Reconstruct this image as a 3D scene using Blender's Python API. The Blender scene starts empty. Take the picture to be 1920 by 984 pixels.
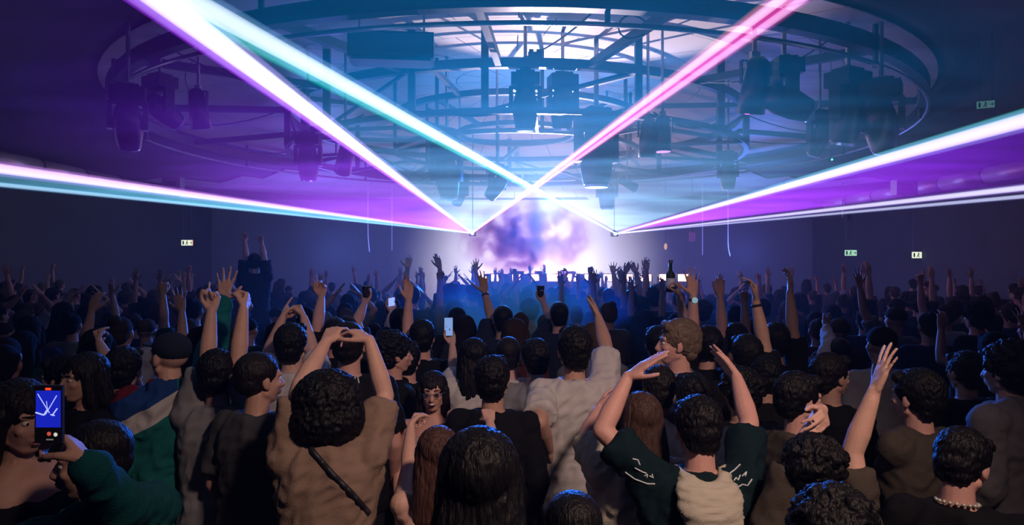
import bpy, bmesh, math, random
import numpy as np
from mathutils import Vector, Matrix, Quaternion, noise

# ------------------------------------------------------------------ camera, world, exposure
S = bpy.context.scene
COL = S.collection
HC = 2.2          # camera height
FP = 1280.0       # focal length in pixels of the 1920 x 984 frame
cam_d = bpy.data.cameras.new('camera')
cam_d.sensor_width = 36.0
cam_d.lens = 36.0 * FP / 1920.0
cam_d.clip_start = 0.05
cam_d.clip_end = 120
cam = bpy.data.objects.new('camera', cam_d)
cam.location = (0, 0, HC)
cam.rotation_euler = (math.radians(90), 0, 0)
COL.objects.link(cam)
S.camera = cam
w = bpy.data.worlds.new('night')
w.use_nodes = True
w.node_tree.nodes['Background'].inputs[0].default_value = (0.01, 0.012, 0.03, 1)
w.node_tree.nodes['Background'].inputs[1].default_value = 0.02
S.world = w
S.view_settings.view_transform = 'Standard'
S.view_settings.look = 'None'
S.view_settings.exposure = -0.2
S.view_settings.gamma = 1.0
S.view_settings.use_curve_mapping = False
cy = S.cycles
cy.max_bounces = 4
cy.diffuse_bounces = 2
cy.glossy_bounces = 2
cy.volume_bounces = 0
cy.transparent_max_bounces = 16
cy.use_denoising = True
cy.adaptive_threshold = 0.03
cy.sample_clamp_indirect = 4
cy.sample_clamp_direct = 30

def at(x, y, d):
    """world point seen at pixel (x, y) at depth d"""
    return Vector(((x - 960) / FP * d, d, HC - (y - 492) / FP * d))

def lamp(name, kind, loc, target, energy, color, **kw):
    l = bpy.data.lights.new(name, kind)
    l.energy = energy
    l.color = color
    for k, v in kw.items():
        setattr(l, k, v)
    o = bpy.data.objects.new(name, l)
    o.location = loc
    if target is not None:
        o.rotation_euler = (Vector(target) - Vector(loc)).to_track_quat('-Z', 'Y').to_euler()
    COL.objects.link(o)
    return o

STAGE = Vector((0.9, 19.2, 2.2))
# stage floods and added blue fill behind the crowd: they light the haze, the ceiling and rim the heads
lamp('added_blue_fill_left', 'POINT', (-6.0, 23.5, 2.6), None, 420, (0.16, 0.24, 1.0), shadow_soft_size=0.8)  # added fill lamp without a fixture, turns walls and air navy
lamp('added_blue_fill_right', 'POINT', (8.0, 23.5, 2.6), None, 420, (0.12, 0.20, 1.0), shadow_soft_size=0.8)  # matching added fill for the right-hand walls and air
lamp('back_wall_flood', 'SPOT', (0.9, 22.3, 1.6), (1.0, 30.0, 1.7), 19000, (1.0, 0.94, 0.97), spot_size=math.radians(78), spot_blend=1.0, shadow_soft_size=0.5)
lamp('stage_pink_light', 'POINT', (1.5, 20.2, 2.1), None, 520, (1.0, 0.42, 0.38), shadow_soft_size=0.4)
lamp('stage_blue_wash', 'SPOT', (1.0, 18.6, 4.0), (0.2, 10.5, 1.0), 19000, (0.01, 0.16, 1.0), spot_size=math.radians(50), spot_blend=0.9, shadow_soft_size=0.3)
# spot on the stage thrown up at the ceiling through the truss
lamp('ceiling_spot', 'SPOT', (0.9, 17.0, 1.80), (1.1, 11.2, 6.2), 5600, (1.0, 0.76, 0.78), spot_size=math.radians(48), spot_blend=0.5, shadow_soft_size=0.06)
lamp('ceiling_blue_wash', 'SPOT', (0.8, 15.6, 3.6), (0.8, 15.0, 6.3), 700, (0.10, 0.40, 1.0), spot_size=math.radians(150), spot_blend=0.9, shadow_soft_size=0.4)
# house light behind the photographer: dim and warm
lamp('house_light', 'SPOT', (1.5, 0.0, 4.2), (0.15, 3.1, 1.15), 560, (1.0, 0.70, 0.58), spot_size=math.radians(66), spot_blend=1.0, shadow_soft_size=0.2)

# ------------------------------------------------------------------ materials
MATS = {}
def nt(m):
    m.use_nodes = True
    t = m.node_tree
    t.nodes.clear()
    return t, t.nodes.new('ShaderNodeOutputMaterial')

def mat(name, color, rough=0.7, metal=0.0, noise_amt=0.25, scale=12.0, bump=0.15, bscale=60.0, sss=0, emis=None, es=0, stretch=(1, 1, 1), spec=0.4):
    if name in MATS:
        return MATS[name]
    m = bpy.data.materials.new(name)
    t, out = nt(m)
    b = t.nodes.new('ShaderNodeBsdfPrincipled')
    t.links.new(b.outputs[0], out.inputs[0])
    tc = t.nodes.new('ShaderNodeTexCoord')
    mp = t.nodes.new('ShaderNodeMapping')
    mp.inputs['Scale'].default_value = stretch
    t.links.new(tc.outputs['Object'], mp.inputs[0])
    n = t.nodes.new('ShaderNodeTexNoise')
    n.inputs['Scale'].default_value = scale
    n.inputs['Detail'].default_value = 4
    t.links.new(mp.outputs[0], n.inputs['Vector'])
    mr = t.nodes.new('ShaderNodeMapRange')
    mr.inputs['To Min'].default_value = 1 - noise_amt
    mr.inputs['To Max'].default_value = 1 + noise_amt
    t.links.new(n.outputs[0], mr.inputs[0])
    mx = t.nodes.new('ShaderNodeMix')
    mx.data_type = 'RGBA'
    mx.blend_type = 'MULTIPLY'
    mx.inputs[0].default_value = 1
    mx.inputs[6].default_value = (*color, 1)
    t.links.new(mr.outputs[0], mx.inputs[7])
    t.links.new(mx.outputs[2], b.inputs['Base Color'])
    b.inputs['Roughness'].default_value = rough
    b.inputs['Metallic'].default_value = metal
    b.inputs['Specular IOR Level'].default_value = spec
    if bump:
        n2 = t.nodes.new('ShaderNodeTexNoise')
        n2.inputs['Scale'].default_value = bscale
        t.links.new(mp.outputs[0], n2.inputs['Vector'])
        bp = t.nodes.new('ShaderNodeBump')
        bp.inputs['Strength'].default_value = bump
        bp.inputs['Distance'].default_value = 0.01
        t.links.new(n2.outputs[0], bp.inputs['Height'])
        t.links.new(bp.outputs[0], b.inputs['Normal'])
    if emis:
        b.inputs['Emission Color'].default_value = (*emis, 1)
        b.inputs['Emission Strength'].default_value = es
    MATS[name] = m
    return m

def emit(name, color, strength):
    if name in MATS:
        return MATS[name]
    m = bpy.data.materials.new(name)
    t, out = nt(m)
    e = t.nodes.new('ShaderNodeEmission')
    e.inputs[0].default_value = (*color, 1)
    e.inputs[1].default_value = strength
    t.links.new(e.outputs[0], out.inputs[0])
    MATS[name] = m
    return m

# ------------------------------------------------------------------ object helpers
def tag(o, label=None, cat=None, group=None, kind=None):
    if label: o['label'] = label
    if cat: o['category'] = cat
    if group: o['group'] = group
    if kind: o['kind'] = kind
    return o

def empty(name, loc=(0, 0, 0), rz=0.0, **kw):
    o = bpy.data.objects.new(name, None)
    o.location = loc
    o.rotation_euler = (0, 0, rz)
    o.empty_display_size = 0.2
    COL.objects.link(o)
    return tag(o, **kw)

def link_mesh(name, me, m, parent=None, loc=None, rot=None):
    o = bpy.data.objects.new(name, me)
    if m is not None:
        if not me.materials:
            me.materials.append(m)
        elif me.materials[0] != m:
            o.material_slots[0].link = 'OBJECT'
            o.material_slots[0].material = m
    COL.objects.link(o)
    if parent: o.parent = parent
    if loc is not None: o.location = loc
    if rot is not None: o.rotation_euler = rot
    return o

class MB:
    """collects simple solids into one mesh"""
    def __init__(self):
        self.v = []; self.f = []
    def add(self, v, f):
        o = len(self.v)
        self.v += [tuple(p) for p in v]
        self.f += [tuple(i + o for i in q) for q in f]
        return self
    def box(self, c, s, rot=None):
        c = Vector(c); s = Vector(s) * 0.5
        v = []
        for z in (-1, 1):
            for y in (-1, 1):
                for x in (-1, 1):
                    p = Vector((x * s.x, y * s.y, z * s.z))
                    if rot is not None: p = rot @ p
                    v.append(c + p)
        return self.add(v, [(0, 2, 3, 1), (4, 5, 7, 6), (0, 1, 5, 4), (2, 6, 7, 3), (0, 4, 6, 2), (1, 3, 7, 5)])
    def tube(self, pts, r, n=8, caps=True, closed=False):
        pts = [Vector(p) for p in pts]
        N = len(pts)
        rs = r if isinstance(r, (list, tuple)) else [r] * N
        v = []; f = []
        up = None
        for i, p in enumerate(pts):
            if closed:
                d = pts[(i + 1) % N] - pts[i - 1]
            else:
                d = pts[min(i + 1, N - 1)] - pts[max(i - 1, 0)]
            d.normalize()
            if up is None:
                a = Vector((0, 0, 1)) if abs(d.z) < 0.9 else Vector((1, 0, 0))
                up = d.cross(a).normalized()
            else:
                up = (up - d * up.dot(d)).normalized()
            b = d.cross(up)
            for k in range(n):
                t = 2 * math.pi * (k + 0.5) / n
                v.append(p + (up * math.cos(t) + b * math.sin(t)) * rs[i])
        M = N if closed else N - 1
        for i in range(M):
            for k in range(n):
                a = i * n + k; b_ = i * n + (k + 1) % n
                c = ((i + 1) % N) * n + (k + 1) % n; d_ = ((i + 1) % N) * n + k
                f.append((a, b_, c, d_))
        if caps and not closed:
            f.append(tuple(range(n - 1, -1, -1)))
            f.append(tuple((N - 1) * n + k for k in range(n)))
        return self.add(v, f)
    def cyl(self, a, b, r, n=16, r2=None):
        return self.tube([a, b], [r, r if r2 is None else r2], n)
    def bar(self, a, b, wd, ht):
        a = Vector(a); b = Vector(b)
        d = b - a
        q = d.to_track_quat('Y', 'Z')
        return self.box((a + b) / 2, (wd, d.length, ht), q.to_matrix())
    def ell(self, c, r, nu=14, nv=9, rot=None):
        v = []; f = []
        c = Vector(c)
        def P(x, y, z):
            p = Vector((x * r[0], y * r[1], z * r[2]))
            return c + (rot @ p if rot is not None else p)
        v.append(P(0, 0, -1))
        for j in range(1, nv):
            t = -math.pi / 2 + math.pi * j / nv
            for i in range(nu):
                a = 2 * math.pi * i / nu
                v.append(P(math.cos(t) * math.cos(a), math.cos(t) * math.sin(a), math.sin(t)))
        v.append(P(0, 0, 1))
        for i in range(nu):
            f.append((0, 1 + (i + 1) % nu, 1 + i))
        for j in range(nv - 2):
            for i in range(nu):
                a = 1 + j * nu + i; b = 1 + j * nu + (i + 1) % nu
                f.append((a, b, b + nu, a + nu))
        top = len(v) - 1
        for i in range(nu):
            f.append((top, top - nu + i, top - nu + (i + 1) % nu))
        return self.add(v, f)
    def cap(self, a, b, ra, rb, n=12):
        """round-ended tapered limb"""
        a = Vector(a); b = Vector(b)
        d = b - a
        L = d.length
        if L < 1e-5:
            return self.ell(a, (ra, ra, ra), n, 7)
        d.normalize()
        pts = []; rs = []
        for k in range(5):
            t = math.pi / 2 * (k / 4)
            pts.append(a - d * ra * math.cos(t)); rs.append(max(ra * math.sin(t), ra * 0.12))
        for k in range(5):
            t = math.pi / 2 * (1 - k / 4)
            pts.append(b + d * rb * math.cos(t)); rs.append(max(rb * math.sin(t), rb * 0.12))
        return self.tube(pts, rs, n)
    def loft(self, rings, n=20):
        """rings: (centre, rx, ry, power) stacked in z"""
        v = []; f = []
        for c, rx, ry, pw in rings:
            for k in range(n):
                t = 2 * math.pi * k / n
                cs, sn = math.cos(t), math.sin(t)
                v.append((c[0] + rx * math.copysign(abs(cs) ** pw, cs), c[1] + ry * math.copysign(abs(sn) ** pw, sn), c[2]))
        N = len(rings)
        for i in range(N - 1):
            for k in range(n):
                a = i * n + k; b = i * n + (k + 1) % n
                f.append((a, b, b + n, a + n))
        f.append(tuple(range(n - 1, -1, -1)))
        f.append(tuple((N - 1) * n + k for k in range(n)))
        return self.add(v, f)
    def mesh(self, name, smooth=False):
        me = bpy.data.meshes.new(name)
        me.from_pydata(self.v, [], self.f)
        bm = bmesh.new(); bm.from_mesh(me)
        bmesh.ops.recalc_face_normals(bm, faces=bm.faces)
        bm.to_mesh(me); bm.free()
        me.update()
        if smooth:
            me.polygons.foreach_set('use_smooth', [True] * len(me.polygons))
        return me
    def obj(self, name, m, parent=None, smooth=False, **kw):
        o = link_mesh(name, self.mesh(name, smooth), m, parent)
        return tag(o, **kw)
# ------------------------------------------------------------------ the room
M_ceil = mat('pale_ceiling_panels', (0.40, 0.38, 0.38), 0.45, 0.0, 0.10, 1.2, 0.05, 6)
M_wall = mat('dark_wall', (0.05, 0.05, 0.07), 0.8, 0, 0.3, 1.5, 0.2, 20)
M_floor = mat('scuffed_floor', (0.035, 0.033, 0.036), 0.45, 0, 0.35, 3, 0.2, 40)
M_steel = mat('dark_steel', (0.07, 0.08, 0.10), 0.45, 0.6, 0.2, 8, 0.05, 60)
M_black = mat('black_plastic', (0.02, 0.02, 0.024), 0.4, 0, 0.2, 20, 0.05, 80)
M_grey = mat('grey_metal', (0.35, 0.35, 0.37), 0.3, 0.9, 0.15, 10, 0.05, 40)
M_duct = mat('galvanised_duct', (0.50, 0.42, 0.40), 0.45, 0.5, 0.15, 4, 0.1, 12)
M_cable = mat('black_cable', (0.015, 0.015, 0.02), 0.5, 0, 0.1, 10, 0)
M_lens = mat('glass_lens', (0.5, 0.6, 0.75), 0.05, 0.3, 0.05, 10, 0, emis=None)

CX, CYC = 0.1, 16.0       # centre of the ceiling rings
XW, YB, YF = 13.2, 30.0, -5.0

def ceil_z(x, y):
    r = math.hypot(x - CX, y - CYC)
    t = max(0.0, 1 - r / 13.0)
    return 4.9 + 1.55 * (t * t * (3 - 2 * t)) ** 0.8

bm = MB()
bm.box((0, (YB + YF) / 2, -0.1), (2 * XW + 1, YB - YF + 1, 0.2))
bm.obj('floor', M_floor, kind='structure')
MB().box((-XW - 0.15, (YB + YF) / 2, 2.45), (0.3, YB - YF, 5.1)).obj('wall_left', M_wall, kind='structure')
MB().box((XW + 0.15, (YB + YF) / 2, 2.45), (0.3, YB - YF, 5.1)).obj('wall_right', M_wall, kind='structure')
MB().box((0, YB + 0.15, 2.45), (2 * XW + 0.6, 0.3, 5.1)).obj('wall_back', mat('grey_back_wall', (.22, .22, .24), .8, 0, .15, .8, .2, 20), kind='structure')
MB().box((0, YF - 0.15, 2.45), (2 * XW + 0.6, 0.3, 5.1)).obj('wall_front', M_wall, kind='structure')

# ceiling: shallow dome of panels; the panels that read singly are parts
ceiling = empty('ceiling', (0, 0, 0), kind='structure')
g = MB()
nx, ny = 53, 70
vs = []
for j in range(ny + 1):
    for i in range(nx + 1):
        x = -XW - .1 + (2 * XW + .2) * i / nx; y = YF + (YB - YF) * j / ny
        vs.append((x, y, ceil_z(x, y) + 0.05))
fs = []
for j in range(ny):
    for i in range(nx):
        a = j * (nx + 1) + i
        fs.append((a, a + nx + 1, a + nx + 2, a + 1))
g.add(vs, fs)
o = g.obj('ceiling_lining', mat('corner_shade_lining', (.07, .07, .085), .7, 0, .2, 1.5, .1, 8), ceiling, smooth=True)  # near-black colour paints in the dark corners beyond the pale panels
pan_n = 0
R_ = [0.0, 1.4, 2.8, 4.2, 5.6, 7.0, 8.4, 9.8, 11.2, 12.6, 14.0]
for ri in range(1, len(R_)):
    nseg = 6 * ri + 6
    for k in range(nseg):
        a0 = 2 * math.pi * k / nseg; a1 = 2 * math.pi * (k + 1) / nseg
        am = (a0 + a1) / 2
        rm = (R_[ri - 1] + R_[ri]) / 2
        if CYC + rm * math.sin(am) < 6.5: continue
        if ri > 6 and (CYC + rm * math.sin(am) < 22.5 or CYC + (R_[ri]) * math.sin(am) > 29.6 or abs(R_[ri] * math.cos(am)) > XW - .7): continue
        gp = 0.008
        v = []; f = []
        K = 3
        for z in (0, 1):
            for r in (R_[ri - 1] + gp, rm, R_[ri] - gp):
                for q in range(K + 1):
                    a = a0 + gp / rm + (a1 - a0 - 2 * gp / rm) * q / K
                    x = CX + r * math.cos(a); y = CYC + r * math.sin(a)
                    v.append((x, y, ceil_z(x, y) + 0.012 - 0.018 * z))
        W = K + 1
        for z in (0, 1):
            for j in range(2):
                for i in range(K):
                    p = z * 3 * W + j * W + i
                    q4 = (p, p + 1, p + W + 1, p + W)
                    f.append(q4 if z == 0 else q4[::-1])
        for i in range(K):
            f.append((i, i + 3 * W, i + 1 + 3 * W, i + 1))
            b = 2 * W
            f.append((b + i, b + i + 1, b + i + 1 + 3 * W, b + i + 3 * W))
        for j in range(2):
            a = j * W; b = a + W
            f.append((a, b, b + 3 * W, a + 3 * W))
            a = j * W + K; b = a + W
            f.append((a, a + 3 * W, b + 3 * W, b))
        MB().add(v, f).obj('ceiling_panel', M_ceil, ceiling)
        pan_n += 1

# ------------------------------------------------------------------ circular truss
def circle(R, z, n=72, a0=0.0, a1=2 * math.pi, cx=CX, cyy=CYC):
    return [(cx + R * math.cos(a0 + (a1 - a0) * k / n), cyy + R * math.sin(a0 + (a1 - a0) * k / n), z) for k in range(n if abs(a1 - a0) > 6.28 else n + 1)]
def ring_mesh(R, z, wd, ht, n=96):
    v = []; f = []
    for k in range(n):
        a = 2 * math.pi * k / n
        for dr, dz in ((-wd / 2, -ht / 2), (wd / 2, -ht / 2), (wd / 2, ht / 2), (-wd / 2, ht / 2)):
            v.append((CX + (R + dr) * math.cos(a), CYC + (R + dr) * math.sin(a), z + dz))
    for k in range(n):
        for q in range(4):
            a = k * 4 + q; b = k * 4 + (q + 1) % 4
            c = ((k + 1) % n) * 4
            f.append((a, b, c + (q + 1) % 4, c + q))
    return MB().add(v, f)
truss = empty('circular_truss', (CX, CYC, 4.6), label='dark steel lighting truss of concentric rings hanging under the domed ceiling', cat='truss')
def tr(mb, name, m=M_steel):
    o = mb.obj(name, m, truss)
    o.matrix_parent_inverse = Matrix.Translation((-CX, -CYC, -4.6))
    return o
RINGS = [(8.2, 5.2, .16, .22), (5.1, 5.38, .13, .15), (5.1, 4.62, .10, .10), (2.8, 5.5, .11, .12), (2.8, 4.75, .08, .09), (1.35, 5.2, .09, .10)]
for R, z, a, b in RINGS:
    tr(ring_mesh(R, z, a, b), 'ring')
tr(MB().tube(circle(8.25, 4.92, 120), 0.03, 8, closed=True), 'pipe_ring', M_grey)
def pol(R, deg, z):
    t = math.radians(deg - 90)
    return Vector((CX + R * math.cos(t), CYC + R * math.sin(t), z))
for deg in (-3.5, 13, 38, 66, 95, 122, 150, 178, 205, 232, 262, 290, 316, 338):
    tr(MB().bar(pol(5.1, deg, 5.38), pol(8.2, deg, 5.2), .10, .12), 'spoke')
for k, deg in enumerate(range(4, 364, 40)):
    tr(MB().bar(pol(1.35, deg, 5.2), pol(2.8, deg, 5.5), .07, .08), 'spoke')
    tr(MB().bar(pol(2.8, deg + 12, 5.5), pol(5.1, deg + 20, 5.38), .08, .09), 'spoke')
for k, deg in enumerate(range(0, 360, 30)):
    tr(MB().bar(pol(2.8, deg + 8, 4.75), pol(5.1, deg + 3, 4.62), .06, .07), 'spoke')
POSTS = [(5.1, d) for d in (-6, 23, 47, 74, 100, 128, 155, 182, 210, 238, 266, 292, 318, 340)]
for R, d in POSTS:
    p = pol(R, d, 4.6); q = pol(R, d, 0); top = ceil_z(q.x, q.y)
    tr(MB().bar(p, (p.x, p.y, top), .12, .10), 'post')
for d in range(10, 370, 45):
    p = pol(2.8, d, 4.7); top = ceil_z(p.x, p.y)
    tr(MB().bar(p, (p.x, p.y, top), .07, .07), 'post')
for d in range(0, 360, 30):
    p = pol(8.2, d + 7, 4.9); top = ceil_z(p.x, p.y)
    tr(MB().bar(p, (p.x, p.y, top), .06, .06), 'hanger')
# diagonal braces between upper and lower middle ring
for i in range(0, len(POSTS), 2):
    d0 = POSTS[i][1]; d1 = POSTS[(i + 1) % len(POSTS)][1]
    tr(MB().bar(pol(5.1, d0, 4.62), pol(5.1, d1, 5.38), .05, .05), 'brace')
random.seed(5)
def droop(a, b, sag, n=14):
    a = Vector(a); b = Vector(b)
    return [a.lerp(b, i / n) + Vector((0, 0, -sag * 4 * (i / n) * (1 - i / n))) for i in range(n + 1)]
for k in range(16):
    d0 = k * 22.5 + random.uniform(-6, 6)
    tr(MB().tube(droop(pol(5.15, d0, 4.70), pol(5.15, d0 + 18, 4.70), random.uniform(.04, .16)), .018, 6), 'cable', M_cable)
for k in range(10):
    d0 = k * 36 + random.uniform(-9, 9)
    tr(MB().tube(droop(pol(5.0, d0, 5.45), pol(8.1, d0 + random.uniform(-12, 12), 5.3), random.uniform(.1, .3)), .012, 6), 'cable', M_cable)
# coiled loop of cable at the near right of the rings
c = at(1188, 50, 9.0)
tr(MB().tube([(c.x + .2 * math.cos(t * .5), c.y + .05 * math.sin(t), c.z + .15 * math.sin(t * .5)) for t in range(26)], .010, 6), 'cable_loop', M_cable)

# ------------------------------------------------------------------ hanging fixtures
def moving_head(loc, yaw=0, pitch=-1.2, s=1.0, lit=None, label='', group=None, top=None):
    """yoke-mounted moving head lamp hanging from its clamp; loc = clamp point"""
    r = empty('moving_head_lamp', loc, yaw, label=label, cat='stage light', group=group)
    r.scale = (s, s, s)
    if top is None: top = 0.2
    MB().cyl((0, 0, -.02), (0, 0, top / s), .022, 10).box((0, 0, 0), (.12, .06, .06)).obj('clamp', M_grey, r)
    MB().box((0, 0, -.10), (.34, .26, .14)).box((0, 0, -.02), (.22, .18, .05)).obj('base', M_black, r)
    MB().box((0, 0, -.19), (.20, .18, .04)).box((-.17, 0, -.33), (.05, .12, .30)).box((.17, 0, -.33), (.05, .12, .30)).box((0, 0, -.205), (.38, .13, .04)).obj('yoke', M_black, r)
    h = empty('head', (0, 0, -.42)); h.parent = r
    h.rotation_euler = (pitch, 0, 0)
    MB().tube([(0, -.22, 0), (0, -.20, 0), (0, -.05, 0), (0, .10, 0), (0, .24, 0), (0, .26, 0)], [.05, .11, .145, .145, .12, .115], 18).obj('housing', M_black, h, smooth=True)
    MB().cyl((0, .255, 0), (0, .285, 0), .105, 18).obj('lens', M_lens if not lit else emit('lit_lens', lit, 3.0), h, smooth=False)
    return r
def par_can(loc, yaw=0, pitch=-1.3, s=1.0, label='', group=None, top=.2):
    r = empty('par_lamp', loc, yaw, label=label, cat='stage light', group=group)
    r.scale = (s, s, s)
    MB().cyl((0, 0, -.02), (0, 0, top / s), .02, 8).box((0, 0, 0), (.08, .05, .07)).obj('clamp', M_grey, r)
    MB().bar((-.13, 0, -.25), (-.13, 0, -.05), .012, .04).bar((.13, 0, -.25), (.13, 0, -.05), .012, .04).box((0, 0, -.05), (.27, .04, .012)).obj('yoke', M_steel, r)
    rot = Matrix.Rotation(pitch, 3, 'X')
    f = lambda p: rot @ Vector(p) + Vector((0, 0, -.25))
    MB().tube([f((0, -.24, 0)), f((0, -.2, 0)), f((0, 0, 0)), f((0, .25, 0))], [.05, .09, .11, .12], 16).obj('housing', M_black, r, smooth=True)
    MB().cyl(f((0, .24, 0)), f((0, .256, 0)), .112, 16).obj('lens', M_lens, r)
    return r
def hang(px, py, d, fn, what, s=1.0, **kw):
    p = at(px, py, d)
    top = ceil_z(p.x, p.y) - p.z
    return fn(p, s=s, label=what, top=top, **kw)
G = 'stage lights hanging from the ring truss'
hang(240, 160, 9.2, moving_head, 'large dark moving head lamp at the far left of the outer ring', 1.25, yaw=.4, pitch=-1.0, group=G)
hang(300, 140, 10.0, moving_head, 'dark moving head lamp tilted right, second from the left on the outer ring', 1.2, yaw=-.5, pitch=-.5, group=G)
hang(372, 165, 10.5, par_can, 'narrow dark lamp beside the two leftmost moving heads', 1.25, yaw=-.3, pitch=-1.35, group=G)
hang(578, 250, 12.5, moving_head, 'dark moving head lamp with upright yoke in the purple laser fan', 1.25, yaw=.1, pitch=-1.45, group=G)
hang(648, 258, 12.5, par_can, 'tilted dark can lamp just behind the left diagonal beam', 1.35, yaw=.5, pitch=-.9, group=G)
hang(838, 268, 13.6, moving_head, 'large blue-lit moving head hanging left of centre under the green-edged beam', 1.6, yaw=-.2, pitch=-1.2, group=G)
hang(862, 325, 17.0, moving_head, 'smaller moving head below the big lamp left of centre', 1.15, yaw=.7, pitch=-1.1, group=G)
hang(932, 308, 13.0, moving_head, 'moving head lamp near the crossing of the beams', 1.0, yaw=.9, pitch=-.8, group=G)
hang(985, 135, 11.0, moving_head, 'left one of the two large lamps at the middle of the rings', 1.35, yaw=0, pitch=-1.5, group=G)
hang(1055, 138, 11.5, moving_head, 'right one of the two large lamps at the middle of the rings', 1.35, yaw=.2, pitch=-1.4, group=G)
hang(1118, 205, 12.0, moving_head, 'tall dark moving head right of centre behind the magenta beam', 1.95, yaw=.3, pitch=-1.57, group=G)
hang(1138, 320, 16.5, moving_head, 'moving head right of centre with a pale bow-shaped rim', 1.35, yaw=0, pitch=-1.57, group=G)
hang(1176, 325, 16.5, par_can, 'small can lamp tilted right beside the pale-rimmed moving head', 1.0, yaw=-1.2, pitch=-.4, group=G)
hang(1215, 222, 11.0, par_can, 'left tube of the pair of black can lamps right of the magenta beam', 1.25, yaw=.2, pitch=-1.45, group=G)
hang(1242, 214, 11.0, par_can, 'right tube of the pair of black can lamps right of the magenta beam', 1.2, yaw=.0, pitch=-1.57, group=G)
hang(1365, 285, 14.0, moving_head, 'dark moving head under the right end of the middle ring', 1.1, yaw=-.3, pitch=-1.3, group=G)
hang(1415, 105, 9.0, par_can, 'upright black lamp, left of the dark pair near the upper right beam', 1.5, yaw=.2, pitch=-1.3, group=G)
hang(1470, 110, 9.0, moving_head, 'big black moving head lying flat near the upper right beam', 1.35, yaw=-1.5, pitch=-.35, group=G)
hang(1537, 208, 10.5, moving_head, 'small moving head with a bright bracket edge on the right', 1.0, yaw=.2, pitch=-1.0, lit=None, group=G)
hang(1590, 130, 9.5, moving_head, 'large dark moving head at the right of the outer ring', 1.5, yaw=.5, pitch=-1.35, group=G)
hang(1652, 150, 9.3, moving_head, 'rightmost big moving head lamp on the outer ring, hanging low', 1.45, yaw=-.6, pitch=-.8, group=G)
# speaker cabinet hanging at the upper left
b = empty('ceiling_speaker', at(735, 92, 8.6), .1, label='long dark speaker cabinet hanging upper left of the rings', cat='speaker')
MB().box((0, 0, 0), (1.05, .42, .32)).box((0, 0, -.17), (.98, .36, .03)).obj('cabinet', M_black, b)
MB().box((0, -.215, 0), (1.0, .012, .27)).obj('grille', M_steel, b)
for sx in (-.4, .4):
    MB().cyl((sx, 0, .16), (sx, 0, ceil_z(b.location.x, b.location.y) - b.location.z), .015, 8).obj('rod', M_grey, b)
# junction box on the middle ring
p = pol(5.1, 3, 5.5)
b = empty('junction_box', p, 0, label='small double box sitting on the near edge of the middle ring', cat='box')
MB().box((0, 0, 0), (.22, .12, .10)).box((-.06, 0, .07), (.07, .08, .05)).box((.06, 0, .07), (.07, .08, .05)).obj('casing', M_steel, b)

# ------------------------------------------------------------------ ducts along the side walls
def duct(sx, z, label):
    x = sx * 12.0
    r = empty('air_duct', (x, 8, z), 0, label=label, cat='duct')
    y0 = 5.0 - 8
    L = 1.75
    for k in range(12):
        MB().cyl((0, y0 + k * L + .02, 0), (0, y0 + (k + 1) * L - .02, 0), .2, 20).obj('duct_section', M_duct, r, smooth=True)
        MB().cyl((0, y0 + (k + 1) * L - .03, 0), (0, y0 + (k + 1) * L + .03, 0), .215, 20).obj('duct_band', M_steel, r)
        MB().cyl((0, y0 + (k + .5) * L, 0.19), (0, y0 + (k + .5) * L, ceil_z(x, 16) + .04 - z), .012, 6).obj('hanger_rod', M_steel, r)
    return r
duct(-1, 4.62, 'galvanised round air duct running along the left wall behind the purple beam')
duct(1, 4.40, 'galvanised round air duct running along the right wall in the purple fan')
def vent_box(px, py, d, label):
    r = empty('wall_unit', at(px, py, d), 0, label=label, cat='box')
    MB().box((0, 0, 0), (.55, .3, .4)).obj('casing', M_grey, r)
    MB().box((0, -.155, 0), (.3, .02, .14)).obj('front_panel', M_black, r)
    MB().cyl((0, 0, .2), (0, 0, ceil_z(r.location.x, r.location.y) + .04 - r.location.z), .02, 8).obj('hanger_rod', M_steel, r)
vent_box(325, 345, 21, 'small pale box hanging beside the left duct')
vent_box(1695, 352, 18, 'small pale box hanging beside the right duct')

# pipes and loose cables at the back
p0 = at(1470, 408, 23); p1 = at(1580, 410, 23); 
b = empty('ceiling_pipe', p1, 0, label='thin pale pipe with an upright end under the right laser beams', cat='pipe')
MB().tube([p0 - p1, Vector((0, 0, 0)), Vector((0, 0, .35))], .035, 8).obj('tube', M_grey, b)
MB().cyl((0, 0, .3), (0, 0, ceil_z(p1.x, 23) + .04 - p1.z), .02, 8).obj('hanger_rod', M_steel, b)
MB().cyl(p0 - p1, (p0.x - p1.x, 0, ceil_z(p1.x, 23) + .04 - p1.z), .02, 8).obj('hanger_rod', M_steel, b)
MB().box((.18, 0, .12), (.14, .1, .35)).obj('bracket_box', M_steel, b)
M_pale = mat('pale_cord', (.6, .6, .7), .5, 0, .1, 10, 0)
for k, (px, y0, y1, dx, lb) in enumerate(((690, 365, 472, 3, 'pale hanging cord with a kinked end, left of the stage glow'), (735, 385, 470, 0, 'straight pale hanging cord nearest the left laser source'),
        (1317, 405, 478, 0, 'straight thin cord right of the stage glow'), (1365, 428, 480, 4, 'pale hanging cord with a bent end at the right of the stage'))):
    a = at(px, y0, 24); a.z = ceil_z(a.x, 24) + .04; m_ = at(px, (y0 + y1) / 2, 24); e = at(px + dx, y1, 24); e2 = at(px + dx * .2, (y0 + 3 * y1) / 4, 24)
    tag(MB().tube([a, m_, e2, e], .016, 6).obj('dangling_line', M_pale), lb, 'cord')
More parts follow.
